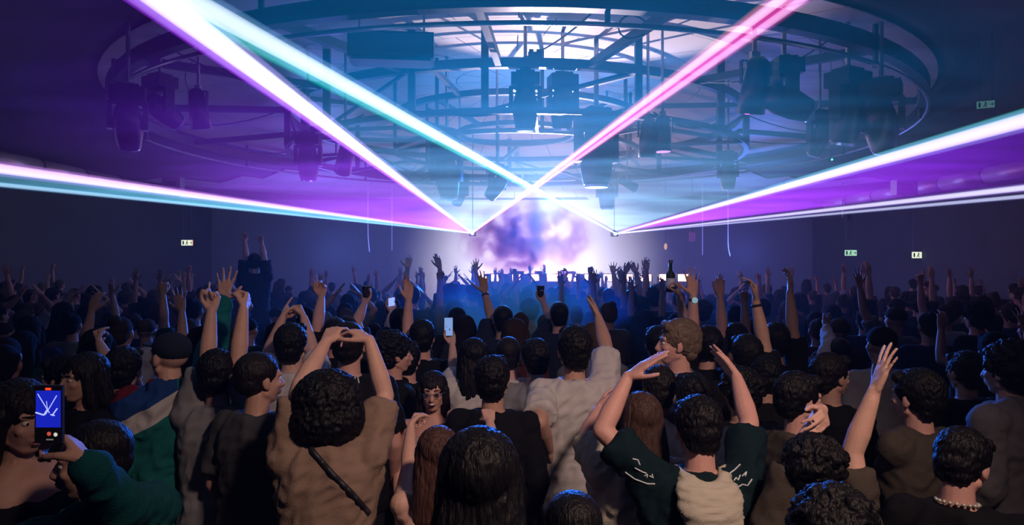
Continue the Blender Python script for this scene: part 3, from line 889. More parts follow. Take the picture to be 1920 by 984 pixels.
def body_prims(sp):
    """naked torso, arms, hands and head as overlapping solids; returns MB and joint points"""
    W = warp_fn(sp['lean'])
    mb = MB()
    f = sp['female']
    sw = .168 if f else .185
    rings = [((0, 0, .80), .150, .10, .9), ((0, -.005, .90), .172, .118, .9), ((0, 0, .98), .160 if f else .162, .108, .9), ((0, .005, 1.08), .132 if f else .148, .095, .9),
             ((0, .010, 1.20), .148 if f else .162, .105, .9), ((0, .010, 1.31), .165 if f else .178, .112, .85), ((0, .0, 1.39), .160 if f else .172, .098, .85), ((0, -.005, 1.44), .120, .075, .9), ((0, -.004, 1.49), .062, .060, 1)]
    mb.loft([(tuple(W(Vector(c))), a, b, p) for c, a, b, p in rings], 24)
    nb = W(Vector((0, -.008, 1.44))); nt_ = W(Vector((0, .0, 1.575)))
    mb.cap(nb, nt_, .062 if not f else .052, .055 if not f else .047, 14)
    for s in (-1, 1):
        mb.cap(W(Vector((s * .085, .0, .80))), W(Vector((s * .085, 0, .72))), .095, .085, 12)
        mb.ell(W(Vector((s * .075, -.062, 1.33))), (.075, .045, .09), 12, 8)
        if f: mb.ell(W(Vector((s * .072, .085, 1.27))), (.060, .055, .060), 12, 8)
        else: mb.ell(W(Vector((s * .075, .070, 1.31))), (.080, .040, .065), 12, 8)
    joints = {}
    for side, key in ((-1, 'L'), (1, 'R')):
        a = sp['arms'][key]
        S0 = a['S']; E = a['E']; Wr = a['W']
        mb.cap(nb + Vector((side * .03, 0, -.005)), S0 + Vector((-side * .01, 0, .0)), .050, .050, 12)
        mb.cap(nb + Vector((side * .05, 0, -.07)), S0 + Vector((-side * .01, 0, -.035)), .065, .050, 12)
        mb.ell(S0, (.056, .056, .056), 12, 8)
        # latissimus web to the raised arm
        mb.cap(W(Vector((side * .12, 0, 1.24))), S0 + (E - S0) * .22, .060, .044, 12)
        m1 = S0.lerp(E, .45)
        g = .88 if f else 1
        mb.cap(S0, m1, .052 * g, .047 * g, 12).cap(m1, E, .047 * g, .040 * g, 12)
        m2 = E.lerp(Wr, .32)
        mb.cap(E, m2, .040 * g, .043 * g, 12).cap(m2, Wr.lerp(E, .12), .043 * g, .029 * g, 12).cap(Wr.lerp(E, .14), Wr, .028 * g, .025 * g, 12)
        hand(mb, Wr, a['U'], a['N'], side > 0, a['pose'], .94 if f else 1.03)
    H = head_matrix(*sp['head'], sp['lean'])
    hp = xf(head_prims(f), H)
    mb.add(hp.v, hp.f)
    return mb, H

def shirt_prims(sp, kind):
    W = warp_fn(sp['lean'])
    mb = MB()
    f = sp['female']
    e = {'tee': .022, 'jacket': .045, 'long': .022, 'tank': .012}[kind]
    hem = {'tee': .80, 'jacket': .80, 'long': .80, 'tank': .95}[kind]
    rings = [((0, 0, hem), .178, .125, .9), ((0, 0, hem + .06), .185, .128, .9), ((0, 0, 1.0), .178 if not f else .165, .122, .9), ((0, .004, 1.10), .165 if not f else .142, .115, .9),
             ((0, .008, 1.22), .172 if not f else .150, .120, .9), ((0, .008, 1.32), .180 if not f else .166, .124, .85), ((0, 0, 1.40), .172 if not f else .158, .108, .85), ((0, -.005, 1.45), .125, .085, .9), ((0, -.006, 1.485), .078, .074, 1)]
    if kind == 'tank': rings = rings[:6] + [((0, 0, 1.37), .140, .10, .9)]
    mb.loft([(tuple(W(Vector(c))), a + e * .6, b + e * .6, p) for c, a, b, p in rings], 26)
    for side, key in ((-1, 'L'), (1, 'R')):
        a = sp['arms'][key]
        S0, E, Wr = a['S'], a['E'], a['W']
        nb = W(Vector((0, -.008, 1.44)))
        if kind == 'tank':
            mb.cap(W(Vector((side * .09, -.08, 1.33))), W(Vector((side * .085, -.01, 1.475))), .022, .018, 8)
            mb.cap(W(Vector((side * .09, .09, 1.30))), W(Vector((side * .085, -.01, 1.475))), .022, .018, 8)
            continue
        mb.cap(nb + Vector((side * .045, 0, -.01)), S0 + Vector((-side * .01, 0, 0)), .052 + e * .5, .056 + e * .4, 12)
        mb.cap(nb + Vector((side * .05, 0, -.08)), S0 + Vector((-side * .01, 0, -.035)), .075, .060, 12)
        mb.cap(W(Vector((side * .125, 0, 1.22))), S0 + (E - S0) * .32, .072, .054 + e * .5, 12)
        mb.ell(S0, (.060 + e * .6,) * 3, 12, 8)
        if kind == 'tee':
            q = S0.lerp(E, .78)
            mb.tube([S0, S0.lerp(E, .4), q], [.055 + e * .6, .060 + e * .5, .060 + e * .7], 16)
        else:
            mb.cap(S0, E, .056 + e * .5, .050 + e * .4, 12)
            mb.cap(E, Wr.lerp(E, .08), .050 + e * .4, .036 + e * .2, 12)
    if kind == 'jacket':
        mb.cap(W(Vector((-.06, -.03, 1.49))), W(Vector((.06, -.03, 1.49))), .045, .045, 12)
    return mb

def leg_prims():
    t = MB(); s = MB()
    t.loft([((0, 0, .80), .165, .115, .9), ((0, 0, .90), .180, .126, .9), ((0, 0, .97), .172, .118, .9)], 24)
    t.loft([((0, 0, .80), .170, .118, .9), ((0, 0, .92), .181, .124, .9)], 24)
    for x in (-1, 1):
        t.cap((x * .085, 0, .82), (x * .10, .01, .50), .102, .074, 14).cap((x * .10, .01, .50), (x * .11, -.02, .10), .074, .056, 14)
        s.cap((x * .11, -.04, .045), (x * .125, .12, .040), .045, .042, 12).box((x * .117, .04, .012), (.085, .24, .024)).cap((x * .11, -.03, .06), (x * .11, -.02, .12), .045, .045, 12)
    return t, s

def hair_prims(style):
    h = MB()
    if style in ('short', 'crop', 'fade'):
        e = {'short': .016, 'crop': .007, 'fade': .012}[style]
        h.ell((0, -.024, .040), (.077 + e * .7, .092 + e * .8, .080 + e), 20, 14)
        h.ell((0, -.045, -.005), (.072 + e * .4, .066 + e, .065), 16, 10)
        if style != 'fade': h.cap((-.03, -.068, -.050), (.03, -.068, -.050), .026 + e * .4, .026 + e * .4, 10)
        if style == 'short': h.cap((-.045, .055, .088), (.045, .055, .092), .024, .026, 10)
    elif style == 'curly':
        h.ell((0, -.025, .045), (.100, .112, .098), 20, 14).ell((0, -.05, -.01), (.090, .078, .08), 16, 10)
        rr = random.Random(3)
        for i in range(60):
            a = rr.uniform(0, 6.28); z = rr.uniform(-.3, 1)
            q = math.sqrt(max(0, 1 - z * z))
            p = Vector((math.cos(a) * q * .098, -.025 + math.sin(a) * q * .108, .045 + z * .092))
            if p.y > .05 and p.z < .07: continue
            h.ell(p, (.024, .024, .020), 8, 6)
    elif style == 'bush':
        h.ell((0, -.035, .020), (.136, .135, .120), 22, 14).ell((0, -.050, -.055), (.138, .112, .105), 18, 12)
        h.ell((-.085, -.02, -.05), (.06, .07, .09)).ell((.085, -.02, -.05), (.06, .07, .09))
    elif style in ('long', 'longbig', 'straight'):
        b = 1.0 if style != 'longbig' else 1.25
        h.ell((0, -.022, .038), (.088 * b, .104 * b, .090 * b), 20, 14)
        L = -.32 if style != 'straight' else -.26
        h.loft([((0, -.085, L), .060 * b, .020, 1), ((0, -.095, L + .08), .095 * b, .034, .9), ((0, -.080, -.12), .100 * b, .050, .9), ((0, -.055, -.03), .092 * b, .065, .9), ((0, -.03, .05), .086 * b, .08, .9)], 20)
        for s in (-1, 1):
            h.cap((s * .078 * b, .02, .02), (s * .085 * b, .0, -.12), .022, .024, 8).cap((s * .085 * b, .0, -.12), (s * .080 * b, -.03, -.24), .024, .015, 8)
    elif style == 'bun':
        h.ell((0, -.024, .038), (.082, .099, .086), 20, 14).ell((0, -.05, -.01), (.076, .07, .07), 16, 10).ell((0, -.09, .105), (.042, .042, .038))
    elif style == 'cap':
        h.ell((0, -.018, .048), (.086, .102, .078), 20, 14)
        h.loft([((0, .105, .040), .062, .055, .8), ((0, .115, .050), .058, .050, .8)], 16)
        h.ell((0, -.018, .127), (.008, .008, .006), 8, 6)
    return h
HAIR_DISP = {'short': (.006, 70, (1, 1, .5)), 'crop': (.0015, 90, (1, 1, .7)), 'fade': (.003, 90, (1, 1, .6)), 'curly': (.010, 45, (1, 1, 1)), 'bush': (.010, 38, (1, 1, 1)),
             'long': (.006, 60, (1, 1, .15)), 'longbig': (.006, 55, (1, 1, .12)), 'straight': (.005, 70, (1, 1, .10)), 'bun': (.003, 60, (1, 1, .4)), 'cap': None}
HAIRS = {}
def hair_mesh(style, fine=False):
    k = (style, fine)
    if k not in HAIRS:
        HAIRS[k] = remesh(hair_prims(style), 'hair_' + style, .0065 if fine else .011, 2, HAIR_DISP[style])
    return HAIRS[k]
_t, _s = leg_prims()
TROUSERS = remesh(_t, 'trousers', .02, 3, (.006, 14, (1, 1, .6)))
SHOES = remesh(_s, 'shoes', .011, 2)
TROUSERS.materials.append(M_jean); SHOES.materials.append(M_shoe)

def shoulder(side, E, lean, female=False):
    W = warp_fn(lean)
    S0 = Vector((side * (.158 if female else .172), 0, 1.415))
    up = max(0.0, min(1.0, (E.z - 1.35) / .3))
    S0 += Vector((-side * .012 * up, 0, .045 * up))
    return W(S0)

def finish_person(root, sp, shirt_kind, skin, cloth_m, style, hair_m, voxel=.0065, fine=True, face=False, trousers=M_jean, wr=.007):
    mb, H = body_prims(sp)
    body = link_mesh('body', remesh(mb, 'body', voxel, 2, fac=.45, deci=.36), skin, root)
    sh = remesh(shirt_prims(sp, shirt_kind), 'shirt', .0125, 3, (wr * 1.7, 7.5, (1.3, 1.3, .8)))
    shirt = link_mesh({'tee': 'tee_shirt', 'jacket': 'jacket', 'long': 'long_sleeved_top', 'tank': 'tank_top'}[shirt_kind], sh, cloth_m, root)
    if style:
        o = link_mesh('cap' if style == 'cap' else 'hair', hair_mesh(style, fine), None, root)
        if not o.data.materials: o.data.materials.append(hair_m)
        o.material_slots[0].link = 'OBJECT'; o.material_slots[0].material = hair_m
        o.matrix_local = H
    link_mesh('trousers', TROUSERS, None, root)
    link_mesh('shoes', SHOES, None, root)
    for s in (-1, 1):
        e = MB().ell((s * .031, .0735, .002), (.0118, .0118, .0095), 12, 8)
        e = xf(e, H); ey = e.obj('eye', M_eye, root, smooth=True)
        xf(MB().ell((s * .031, .0840, .002), (.0050, .003, .0050), 10, 6), H).obj('iris', M_dark, ey, smooth=True)
        if face:
            xf(MB().cap((s * .017, .089, .024), (s * .045, .080, .026), .0042, .003, 6), H).obj('eyebrow', hair_m, root, smooth=True)
    if face == 'laugh':
        xf(MB().ell((0, .094, -.064), (.018, .008, .012), 14, 8), H).obj('mouth', M_dark, root, smooth=True)
        xf(MB().ell((0, .100, -.058), (.015, .005, .0055), 12, 6), H).obj('teeth', M_teeth, root, smooth=True)
    elif face:
        xf(MB().ell((0, .097, -.0565), (.019, .005, .0042), 12, 6).ell((0, .095, -.066), (.017, .0055, .005), 12, 6), H).obj('lips', M_lip, root, smooth=True)
    return body, shirt, H

# ------------------------------------------------------------------ people placed from the photograph
CAMP = Vector((0, 0, HC))
def reach(c, px, py, L, sign):
    """point at distance L from c on the sight line of a pixel"""
    d = Vector(((px - 960) / FP, 1.0, -(py - 492) / FP)).normalized()
    oc = CAMP - c
    b = oc.dot(d); cc = oc.dot(oc) - L * L
    disc = b * b - cc
    if disc < 0:
        p = CAMP + d * (-b)
        return c + (p - c).normalized() * L
    t = -b + sign * math.sqrt(disc)
    return CAMP + d * t

POSITIONS = []
LOG = []
def person(label, hx, ytop, d, yaw=0.0, head=(0, 0, 0), lean=(0, 0), female=False, R=None, Lf=None, shirt='tee', skin=0, cl=None, style='short', hair=H_dark, voxel=.0065, face=False, group=None, fine=True, wr=.007, z0=0.0, vary=None):
    ztop = HC - (ytop - 492) / FP * d
    extra = {'bush': .02, 'curly': .02, 'longbig': .02, 'cap': .0}.get(style, 0)
    s = (ztop - extra - z0) / 1.765
    base = Vector(((hx - 960) / FP * d, d, z0))
    # the head sits where the photograph has it, so allow for the lean
    base -= Matrix.Rotation(yaw, 3, 'Z') @ Vector((lean[0] * .55, lean[1] * .55, 0)) * s
    root = empty('person', base, yaw, label=label, cat='person', group=group)
    root.scale = (s, s, s)
    POSITIONS.append((base.x, base.y))
    LOG.append((label[:34], round(ztop, 2)))
    M = Matrix.Translation(base) @ Matrix.Rotation(yaw, 4, 'Z') @ Matrix.Scale(s, 4)
    Mi = M.inverted()
    arms = {}
    for side, key, a in ((-1, 'L', Lf), (1, 'R', R)):
        if a is None:
            S0 = shoulder(side, Vector((0, 0, 1.0)), lean, female)
            E = S0 + Vector((side * .06, -.02, -.27)).normalized() * .285
            Wr = E + Vector((-side * .02, .12, -.20)).normalized() * .25
            arms[key] = dict(S=S0, E=E, W=Wr, U=(Wr - E), N=Vector((-side, 0, 0)), pose='relaxed')
            continue
        # a = (elbow px, sign), (wrist px, sign), (tip px, sign), palm, pose
        (ex, ey, es), (wx, wy, ws), (tx, ty, ts), palm, pose = a
        S0 = shoulder(side, Vector((0, 0, 1.5)) if ey < 492 + (HC - 1.35 * s) / d * FP else Vector((0, 0, 1.2)), lean, female)
        Sw = M @ S0
        Ew = reach(Sw, ex, ey, .285 * s, es)
        Ww = reach(Ew, wx, wy, .255 * s, ws)
        Tw = reach(Ww, tx, ty, .17 * s, ts)
        R3 = Mi.to_3x3()
        nrm = R3 @ Vector({'b': (0, -1, 0), 'f': (0, 1, 0), 'l': (-1, 0, 0), 'r': (1, 0, 0), 'd': (0, 0, -1), 'u': (0, 0, 1)}[palm])
        arms[key] = dict(S=S0, E=Mi @ Ew, W=Mi @ Ww, U=(R3 @ (Tw - Ww)), N=nrm.normalized(), pose=pose)

    sp = dict(lean=lean, female=female, arms=arms, head=head)
    body, shirt_o, H = finish_person(root, sp, shirt, SKIN[skin], cl, style, hair, voxel, fine, face, wr=wr)
    root_info = dict(root=root, sp=sp, M=M, H=H, shirt=shirt_o, body=body, s=s)

    return root_info
# ------------------------------------------------------------------ prints and straps laid on clothing
from mathutils.bvhtree import BVHTree
def stroke(info, lines, r, m, name, off=.001, which='shirt', label=None):
    """thin raised marks following the cloth, given as lines seen in the photograph"""
    o = info[which]
    M = info['M']
    me = o.data
    bv = BVHTree.FromPolygons([M @ v.co for v in me.vertices], [tuple(p.vertices) for p in me.polygons])
    Mi = M.inverted()
    mb = MB()
    for ln in lines:
        pts = []
        for i in range(len(ln) - 1):
            a, b = ln[i], ln[i + 1]
            n = max(2, int(math.hypot(b[0] - a[0], b[1] - a[1]) / 3))
            for k in range(n):
                pts.append((a[0] + (b[0] - a[0]) * k / n, a[1] + (b[1] - a[1]) * k / n))
        pts.append(ln[-1])
        run = []
        for (x, y) in pts:
            d = Vector(((x - 960) / FP, 1, -(y - 492) / FP)).normalized()
            hit, nrm, _, _ = bv.ray_cast(CAMP, d)
            if hit is None:
                if len(run) > 1: mb.tube(run, r / info['s'], 6)
                run = []
                continue
            q = Mi @ (hit - d * off)
            if run and (q - run[-1]).length > .08:
                if len(run) > 1: mb.tube(run, r / info['s'], 6)
                run = []
            if not run or (q - run[-1]).length > .002: run.append(q)
        if len(run) > 1: mb.tube(run, r / info['s'], 6)
    if mb.v:
        o2 = mb.obj(name, m, info['root'], smooth=True)
        if label: o2['label'] = label
FONT = {'B': [[(0, 0), (0, 6), (3, 6), (4, 5), (3, 3), (0, 3)], [(3, 3), (4, 1.5), (3, 0), (0, 0)]], 'I': [[(2, 0), (2, 6)]], 'L': [[(0, 0), (0, 6), (3.5, 6)]],
        'O': [[(1, 0), (3, 0), (4, 2), (4, 4), (3, 6), (1, 6), (0, 4), (0, 2), (1, 0)]], 'N': [[(0, 6), (0, 0), (4, 6), (4, 0)]]}
def letters(txt, x, y, k, gap):
    out = []
    for c in txt:
        if c in FONT:
            out += [[(x + a * k, y + b * k) for a, b in l] for l in FONT[c]]
        x += gap
    return out
M_print = mat('pale_print', (.55, .60, .62), .7, 0, .2, 60, 0)
M_printd = mat('dim_print', (.10, .13, .14), .7, 0, .2, 60, 0)

# ------------------------------------------------------------------ the people one can pick out
C_khaki = cloth('khaki', (.235, .16, .12)); C_grey = cloth('charcoal', (.05, .05, .055)); C_lgrey = cloth('pale_grey', (.20, .195, .21))
C_white = cloth('white', (.50, .47, .47)); C_cream = cloth('cream', (.46, .42, .34)); C_blk = cloth('black', (.006, .006, .0075)); C_teal = cloth('dark_teal', (.004, .015, .019))
C_olive = cloth('olive', (.06, .048, .038)); C_gteal = cloth('teal_nylon', (.004, .060, .066)); C_navy = cloth('navy', (.015, .02, .04)); C_tank = cloth('pale_top', (.35, .30, .31))
C_jgrey = cloth('grey_fleece', (.16, .15, .16))

def plaid():
    m = cloth('plaid', (.1, .1, .12))
    t = m.node_tree
    mx = [n for n in t.nodes if n.type == 'MIX'][0]
    tc = [n for n in t.nodes if n.type == 'TEX_COORD'][0]
    sep = t.nodes.new('ShaderNodeSeparateXYZ'); t.links.new(tc.outputs['Object'], sep.inputs[0])
    outs = []
    ad = t.nodes.new('ShaderNodeMath'); ad.operation = 'ADD'; t.links.new(sep.outputs[0], ad.inputs[0]); t.links.new(sep.outputs[1], ad.inputs[1])
    for src in (ad.outputs[0], sep.outputs[2]):
        s = t.nodes.new('ShaderNodeMath'); s.operation = 'MULTIPLY'; s.inputs[1].default_value = 85; t.links.new(src, s.inputs[0])
        n = t.nodes.new('ShaderNodeMath'); n.operation = 'SINE'; t.links.new(s.outputs[0], n.inputs[0])
        r = t.nodes.new('ShaderNodeMapRange'); r.inputs[1].default_value = -.4; r.inputs[2].default_value = .5; r.inputs[3].default_value = .25; r.inputs[4].default_value = 1.0; t.links.new(n.outputs[0], r.inputs[0])
        outs.append(r.outputs[0])
    mu = t.nodes.new('ShaderNodeMath'); mu.operation = 'MULTIPLY'; t.links.new(outs[0], mu.inputs[0]); t.links.new(outs[1], mu.inputs[1])
    cr = t.nodes.new('ShaderNodeMix'); cr.data_type = 'RGBA'; cr.inputs[6].default_value = (.04, .045, .06, 1); cr.inputs[7].default_value = (.42, .44, .50, 1)
    t.links.new(mu.outputs[0], cr.inputs[0]); t.links.new(cr.outputs[2], mx.inputs[6])
    return m
def banded_jacket():
    """teal jacket with blue and white diagonal panels across one side"""
    m = cloth('banded_jacket', (.008, .15, .15))
    t = m.node_tree
    mx = [n for n in t.nodes if n.type == 'MIX'][0]
    tc = [n for n in t.nodes if n.type == 'TEX_COORD'][0]
    dot = t.nodes.new('ShaderNodeVectorMath'); dot.operation = 'DOT_PRODUCT'; t.links.new(tc.outputs['Object'], dot.inputs[0])
    dot.inputs[1].default_value = (-.55, .0, 1.0)
    cr = t.nodes.new('ShaderNodeValToRGB'); cr.color_ramp.interpolation = 'CONSTANT'
    mr = t.nodes.new('ShaderNodeMapRange'); mr.inputs[1].default_value = .8; mr.inputs[2].default_value = 1.8
    t.links.new(dot.outputs['Value'], mr.inputs[0]); t.links.new(mr.outputs[0], cr.inputs[0])
    el = cr.color_ramp.elements
    el[0].position = 0; el[0].color = (.008, .11, .11, 1)
    el[1].position = .60; el[1].color = (.40, .38, .38, 1)
    for p_, c_ in ((.69, (.01, .04, .16, 1)), (.79, (.12, .01, .02, 1)), (.83, (.008, .13, .13, 1))):
        e = el.new(p_); e.color = c_
    # only the left side is banded
    sx = t.nodes.new('ShaderNodeSeparateXYZ'); t.links.new(tc.outputs['Object'], sx.inputs[0])
    lt = t.nodes.new('ShaderNodeMath'); lt.operation = 'LESS_THAN'; lt.inputs[1].default_value = .0; t.links.new(sx.outputs[0], lt.inputs[0])
    m2 = t.nodes.new('ShaderNodeMix'); m2.data_type = 'RGBA'; m2.inputs[6].default_value = (.008, .125, .125, 1)
    t.links.new(lt.outputs[0], m2.inputs[0]); t.links.new(cr.outputs[0], m2.inputs[7])
    t.links.new(m2.outputs[2], mx.inputs[6])
    return m
C_plaid = plaid(); C_band = banded_jacket()

# nearest people
K = person('person in a khaki tee with bushy black hair, hands joined overhead, strap across the back', 614, 693, 2.75, .12, (0, -.25, 0), R=((722, 742, 1), (690, 630, 1), (640, 606, 1), 'd', 'droop'),
           Lf=((566, 712, 1), (612, 640, 1), (640, 596, 1), 'd', 'droop'), cl=C_khaki, style='bush', hair=H_black, wr=.010, skin=0)
stroke(K, [[(572, 822), (590, 850), (625, 890), (660, 925), (692, 962)]], .011, M_cable, 'shoulder_strap')
G_ = person('person in a plain charcoal tee with a faded dark haircut, left of the khaki tee', 484, 662, 3.2, -.35, (-.5, 0, 0), cl=C_grey, style='fade', hair=H_dark, skin=1, lean=(.03, .0))
LG = person('person in a pale grey tee with round dark hair, both arms straight up', 410, 656, 3.45, .0, (0, .1, 0), Lf=((392, 668, 1), (397, 578, 1), (404, 532, 1), 'b', 'point'),
            R=((436, 632, 1), (457, 572, 1), (474, 538, 1), 'l', 'fist'), cl=C_lgrey, style='short', hair=H_black, skin=0)
TJ = person('person in a teal jacket with blue and white bands, dark cap, one teal sleeve raised', 318, 622, 3.55, .62, (.5, .1, 0), lean=(-.04, .0), R=((398, 650, 1), (418, 565, 1), (427, 502, 1), 'b', 'spread'),
            shirt='jacket', cl=C_band, style='cap', hair=C_navy, skin=0, wr=.012)
G2 = person('person in a white tee whose raised forearms form an arch, behind the charcoal tee', 548, 607, 4.1, 0, (0, .15, 0), Lf=((500, 672, 1), (530, 596, 1), (546, 566, 1), 'r', 'point'),
            R=((586, 662, 1), (570, 596, 1), (560, 566, 1), 'l', 'fist'), cl=C_white, style='short', hair=H_black, skin=0)
BG = person('person in a black tee with scattered white marks, neck showing below the joined hands', 655, 602, 3.75, .05, (0, .2, 0), cl=C_blk, style='fade', hair=H_dark, skin=2)
stroke(BG, [[(618, 672), (622, 678), (619, 684), (613, 684)], [(655, 706), (660, 702), (661, 712)], [(665, 700), (666, 720)], [(670, 704), (673, 718)], [(656, 716), (660, 722)], [(683, 697), (692, 690)], [(612, 690), (618, 693)]], .004, M_print, 'print')
WT = person('person in a white tee, one arm raised high, small mark on the back', 1076, 612, 3.75, .10, (0, .15, 0), R=((1136, 652, 1), (1122, 596, 1), (1107, 562, 1), 'l', 'flat'),
            Lf=((1012, 792, -1), (1030, 845, 1), (1040, 880, 1), 'r', 'relaxed'), cl=C_white, style='short', hair=H_black, skin=1, lean=(-.02, .0), wr=.010)
stroke(WT, [[(1068, 700), (1074, 697), (1071, 706), (1080, 702)], [(1070, 709), (1079, 707), (1074, 714), (1082, 711)]], .0025, M_printd, 'print')
HG = person('person in a dark teal tee with a cream hood, both hands lifted beside the head', 1312, 747, 2.55, .0, (0, -.18, 0), R=((1405, 792, 1), (1381, 706, 1), (1340, 658, 1), 'l', 'flat'),
            Lf=((1128, 806, 1), (1178, 706, 1), (1248, 656, 1), 'r', 'flat'), cl=C_teal, style='short', hair=H_black, skin=2, wr=.010)
stroke(HG, [[(1186, 860), (1196, 862), (1200, 872)], [(1190, 877), (1205, 885), (1212, 887)], [(1172, 885), (1190, 898), (1214, 907), (1228, 907)], [(1207, 893), (1214, 889), (1213, 896)], [(1218, 892), (1225, 896), (1222, 888)],
            [(1367, 888), (1378, 880), (1388, 870)], [(1376, 901), (1380, 895), (1384, 900), (1388, 890)], [(1391, 893), (1400, 884), (1397, 893)], [(1377, 917), (1392, 908), (1402, 910), (1410, 898)]], .0028, M_print, 'print')
# cream hood hanging on the back
def hood(info, m):
    h = MB()
    h.loft([((.01, -.150, 1.235), .020, .022, 1), ((.01, -.165, 1.265), .062, .036, 1), ((.005, -.165, 1.32), .098, .044, .95), ((0, -.155, 1.38), .116, .050, .9), ((0, -.120, 1.43), .118, .062, .9), ((0, -.095, 1.47), .108, .068, .9)], 22)
    h.tube([(.0, -.125, 1.44), (-.070, -.085, 1.475), (-.098, .0, 1.48), (-.08, .07, 1.445), (-.03, .11, 1.40)], .022, 12)
    h.tube([(.0, -.125, 1.44), (.070, -.085, 1.475), (.098, .0, 1.48), (.08, .07, 1.445), (.03, .11, 1.40)], .022, 12)
    me = remesh(h, 'hood', .010, 3, (.011, 13, (.45, 1, 1.7)))
    link_mesh('hood', me, m, info['root'])['label'] = 'cream crumpled hood'
hood(HG, C_cream)
BH = person('person with long black hair seen from behind, large and dark at the bottom centre', 898, 806, 1.85, -.05, (0, -.1, 0), female=True, cl=C_blk, style='longbig', hair=H_black, skin=0, shirt='tank')
RW = person('person with long reddish brown hair and bare shoulders, both fists raised in front', 822, 800, 2.6, .05, (0, .0, 0), female=True, Lf=((765, 880, 1), (770, 800, 1), (788, 770, 1), 'r', 'fist'),
            R=((925, 850, 1), (918, 790, 1), (912, 748, 1), 'd', 'fist'), cl=C_tank, style='long', hair=H_red, skin=0, shirt='tank')
FW = person('person facing the camera, laughing, in glasses and a pale top, purple band on the wrist', 812, 697, 3.85, math.pi + .05, (0, .0, 0), female=True, Lf=((848, 778, -1), (882, 796, -1), (915, 810, -1), 'd', 'relaxed'),
            cl=C_tank, style='long', hair=H_dark, skin=2, shirt='tank', face='laugh')
gl = MB()
for s_ in (-1, 1):
    gl.tube([(s_ * .032 + .019 * math.cos(a * .45), .108, .002 + .016 * math.sin(a * .45)) for a in range(14)], .0018, 6, closed=True)
    gl.tube([(s_ * .054, .106, .006), (s_ * .078, .05, .006), (s_ * .080, .0, .004)], .0018, 6)
gl.tube([(-.010, .110, .004), (0, .112, .007), (.010, .110, .004)], .0018, 6)
gg = xf(gl, FW['H']).obj('glasses', M_grey, FW['root'])
gm = mat('glossy_lens', (.12, .10, .11), .08, .7, 0, 5, 0)
for s_ in (-1, 1):
    xf(MB().ell((s_ * .032, .104, .002), (.013, .003, .011), 14, 10), FW['H']).obj('glasses_lens', gm, gg, smooth=True)
def wristband(info, key, m, w=.012, r=.031, name='wristband', label=None, face=False, up=.03):
    a = info['sp']['arms'][key]
    u = (a['E'] - a['W']).normalized()
    p = a['W'] + u * up
    mb = MB().tube([p - u * w, p - u * w * .5, p + u * w * .5, p + u * w], [r, r * 1.06, r * 1.06, r], 16)
    o = mb.obj(name, m, info['root'], smooth=True)
    if label: o['label'] = label
    return p, u
wristband(FW, 'L', mat('purple_band', (.45, .06, .6), .4, emis=(.6, .1, .9), es=.25), label='glowing purple wristband')
LH = person('person with straight brown hair and cream top, between white tee and cream hood', 1200, 735, 2.75, .05, (.1, .0, 0), female=True, Lf=((1096, 822, 1), (1122, 765, 1), (1150, 720, 1), 'r', 'relaxed'),
            cl=C_cream, style='straight', hair=H_brown, skin=2, lean=(-.02, 0), wr=.010)
SH = person('person with short black hair, only the top of the head showing at the bottom edge', 1076, 926, 1.72, .0, (0, -.2, 0), cl=C_blk, style='crop', hair=H_black, skin=1)
PH = person('person in a dark teal jacket at the lower left, filming with a raised phone', 184, 788, 2.1, .95, (1.0, -.05, 0), R=((226, 950, -1), (164, 868, -1), (104, 786, 1), 'l', 'grip'), cl=C_gteal, style='crop', hair=H_black, skin=1, shirt='jacket', face=True)
p_, u_ = wristband(PH, 'R', M_black, .016, .032, 'watch', 'dark wristwatch', up=.02)
LW = person('person with long dark hair at the left edge, face half hidden behind the raised phone', 34, 712, 2.35, -2.0, (0, -.1, 0), female=True, cl=C_blk, style='long', hair=H_dark, skin=1, shirt='tank', face=True)
LF = person('person holding a fist up alone in the dark on the left', 232, 652, 3.7, .1, (0, 0, 0), Lf=((208, 690, 1), (187, 644, 1), (174, 616, 1), 'r', 'fist'), cl=C_blk, style='short', hair=H_black, skin=1)
C1_ = person('person in black turned sideways on the dark left, behind the phone', 122, 668, 3.5, 1.6, (0, 0, 0), cl=C_blk, style='short', hair=H_black, skin=1, face=True)
C2_ = person('person in black facing back from the dark left, beside the lone fist', 160, 662, 3.4, 2.6, (0, 0, 0), female=True, cl=C_blk, style='long', hair=H_dark, skin=1, face=True)
BL = person('person in a black tee with the letters BILL BON on the back', 764, 640, 4.45, .0, (0, .1, 0), cl=C_blk, style='short', hair=H_black, skin=2)
stroke(BL, letters('BILL', 745, 728, 1.15, 10) + letters('BON', 745, 744, 1.15, 11), .0030, M_printd, 'print')
PR = person('person with a long profile to the right next to the black lettered tee', 738, 622, 4.3, -1.2, (0, 0, 0), cl=C_blk, style='curly', hair=H_black, skin=2, face=True)
WH = person('person with long dark hair in a white top holding up a bright phone', 888, 634, 4.3, .15, (.0, 0, 0), female=True, Lf=((850, 700, 1), (848, 645, 1), (842, 612, 1), 'b', 'grip'), cl=C_white, style='long', hair=H_black, skin=0)
BB = person('person in a loose black top in front of the white tops, centre', 924, 668, 3.45, -.1, (0, .1, 0), cl=C_blk, style='short', hair=H_black, skin=1, shirt='long')
NW = person('person in a pale top with cropped hair and bare neck, left of the white tee', 953, 630, 4.4, .0, (0, .1, 0), cl=C_white, style='crop', hair=H_dark, skin=2)
NG = person('person in a grey tee pressed behind the white tee', 1004, 636, 4.25, .15, (0, .1, 0), cl=C_lgrey, style='short', hair=H_black, skin=0)
PM = person('person in a black and white plaid shirt, light short hair, profile to the left', 1272, 600, 3.85, 1.15, (.35, .05, 0), cl=C_plaid, style='short', hair=H_light, skin=2, shirt='long', face=True)
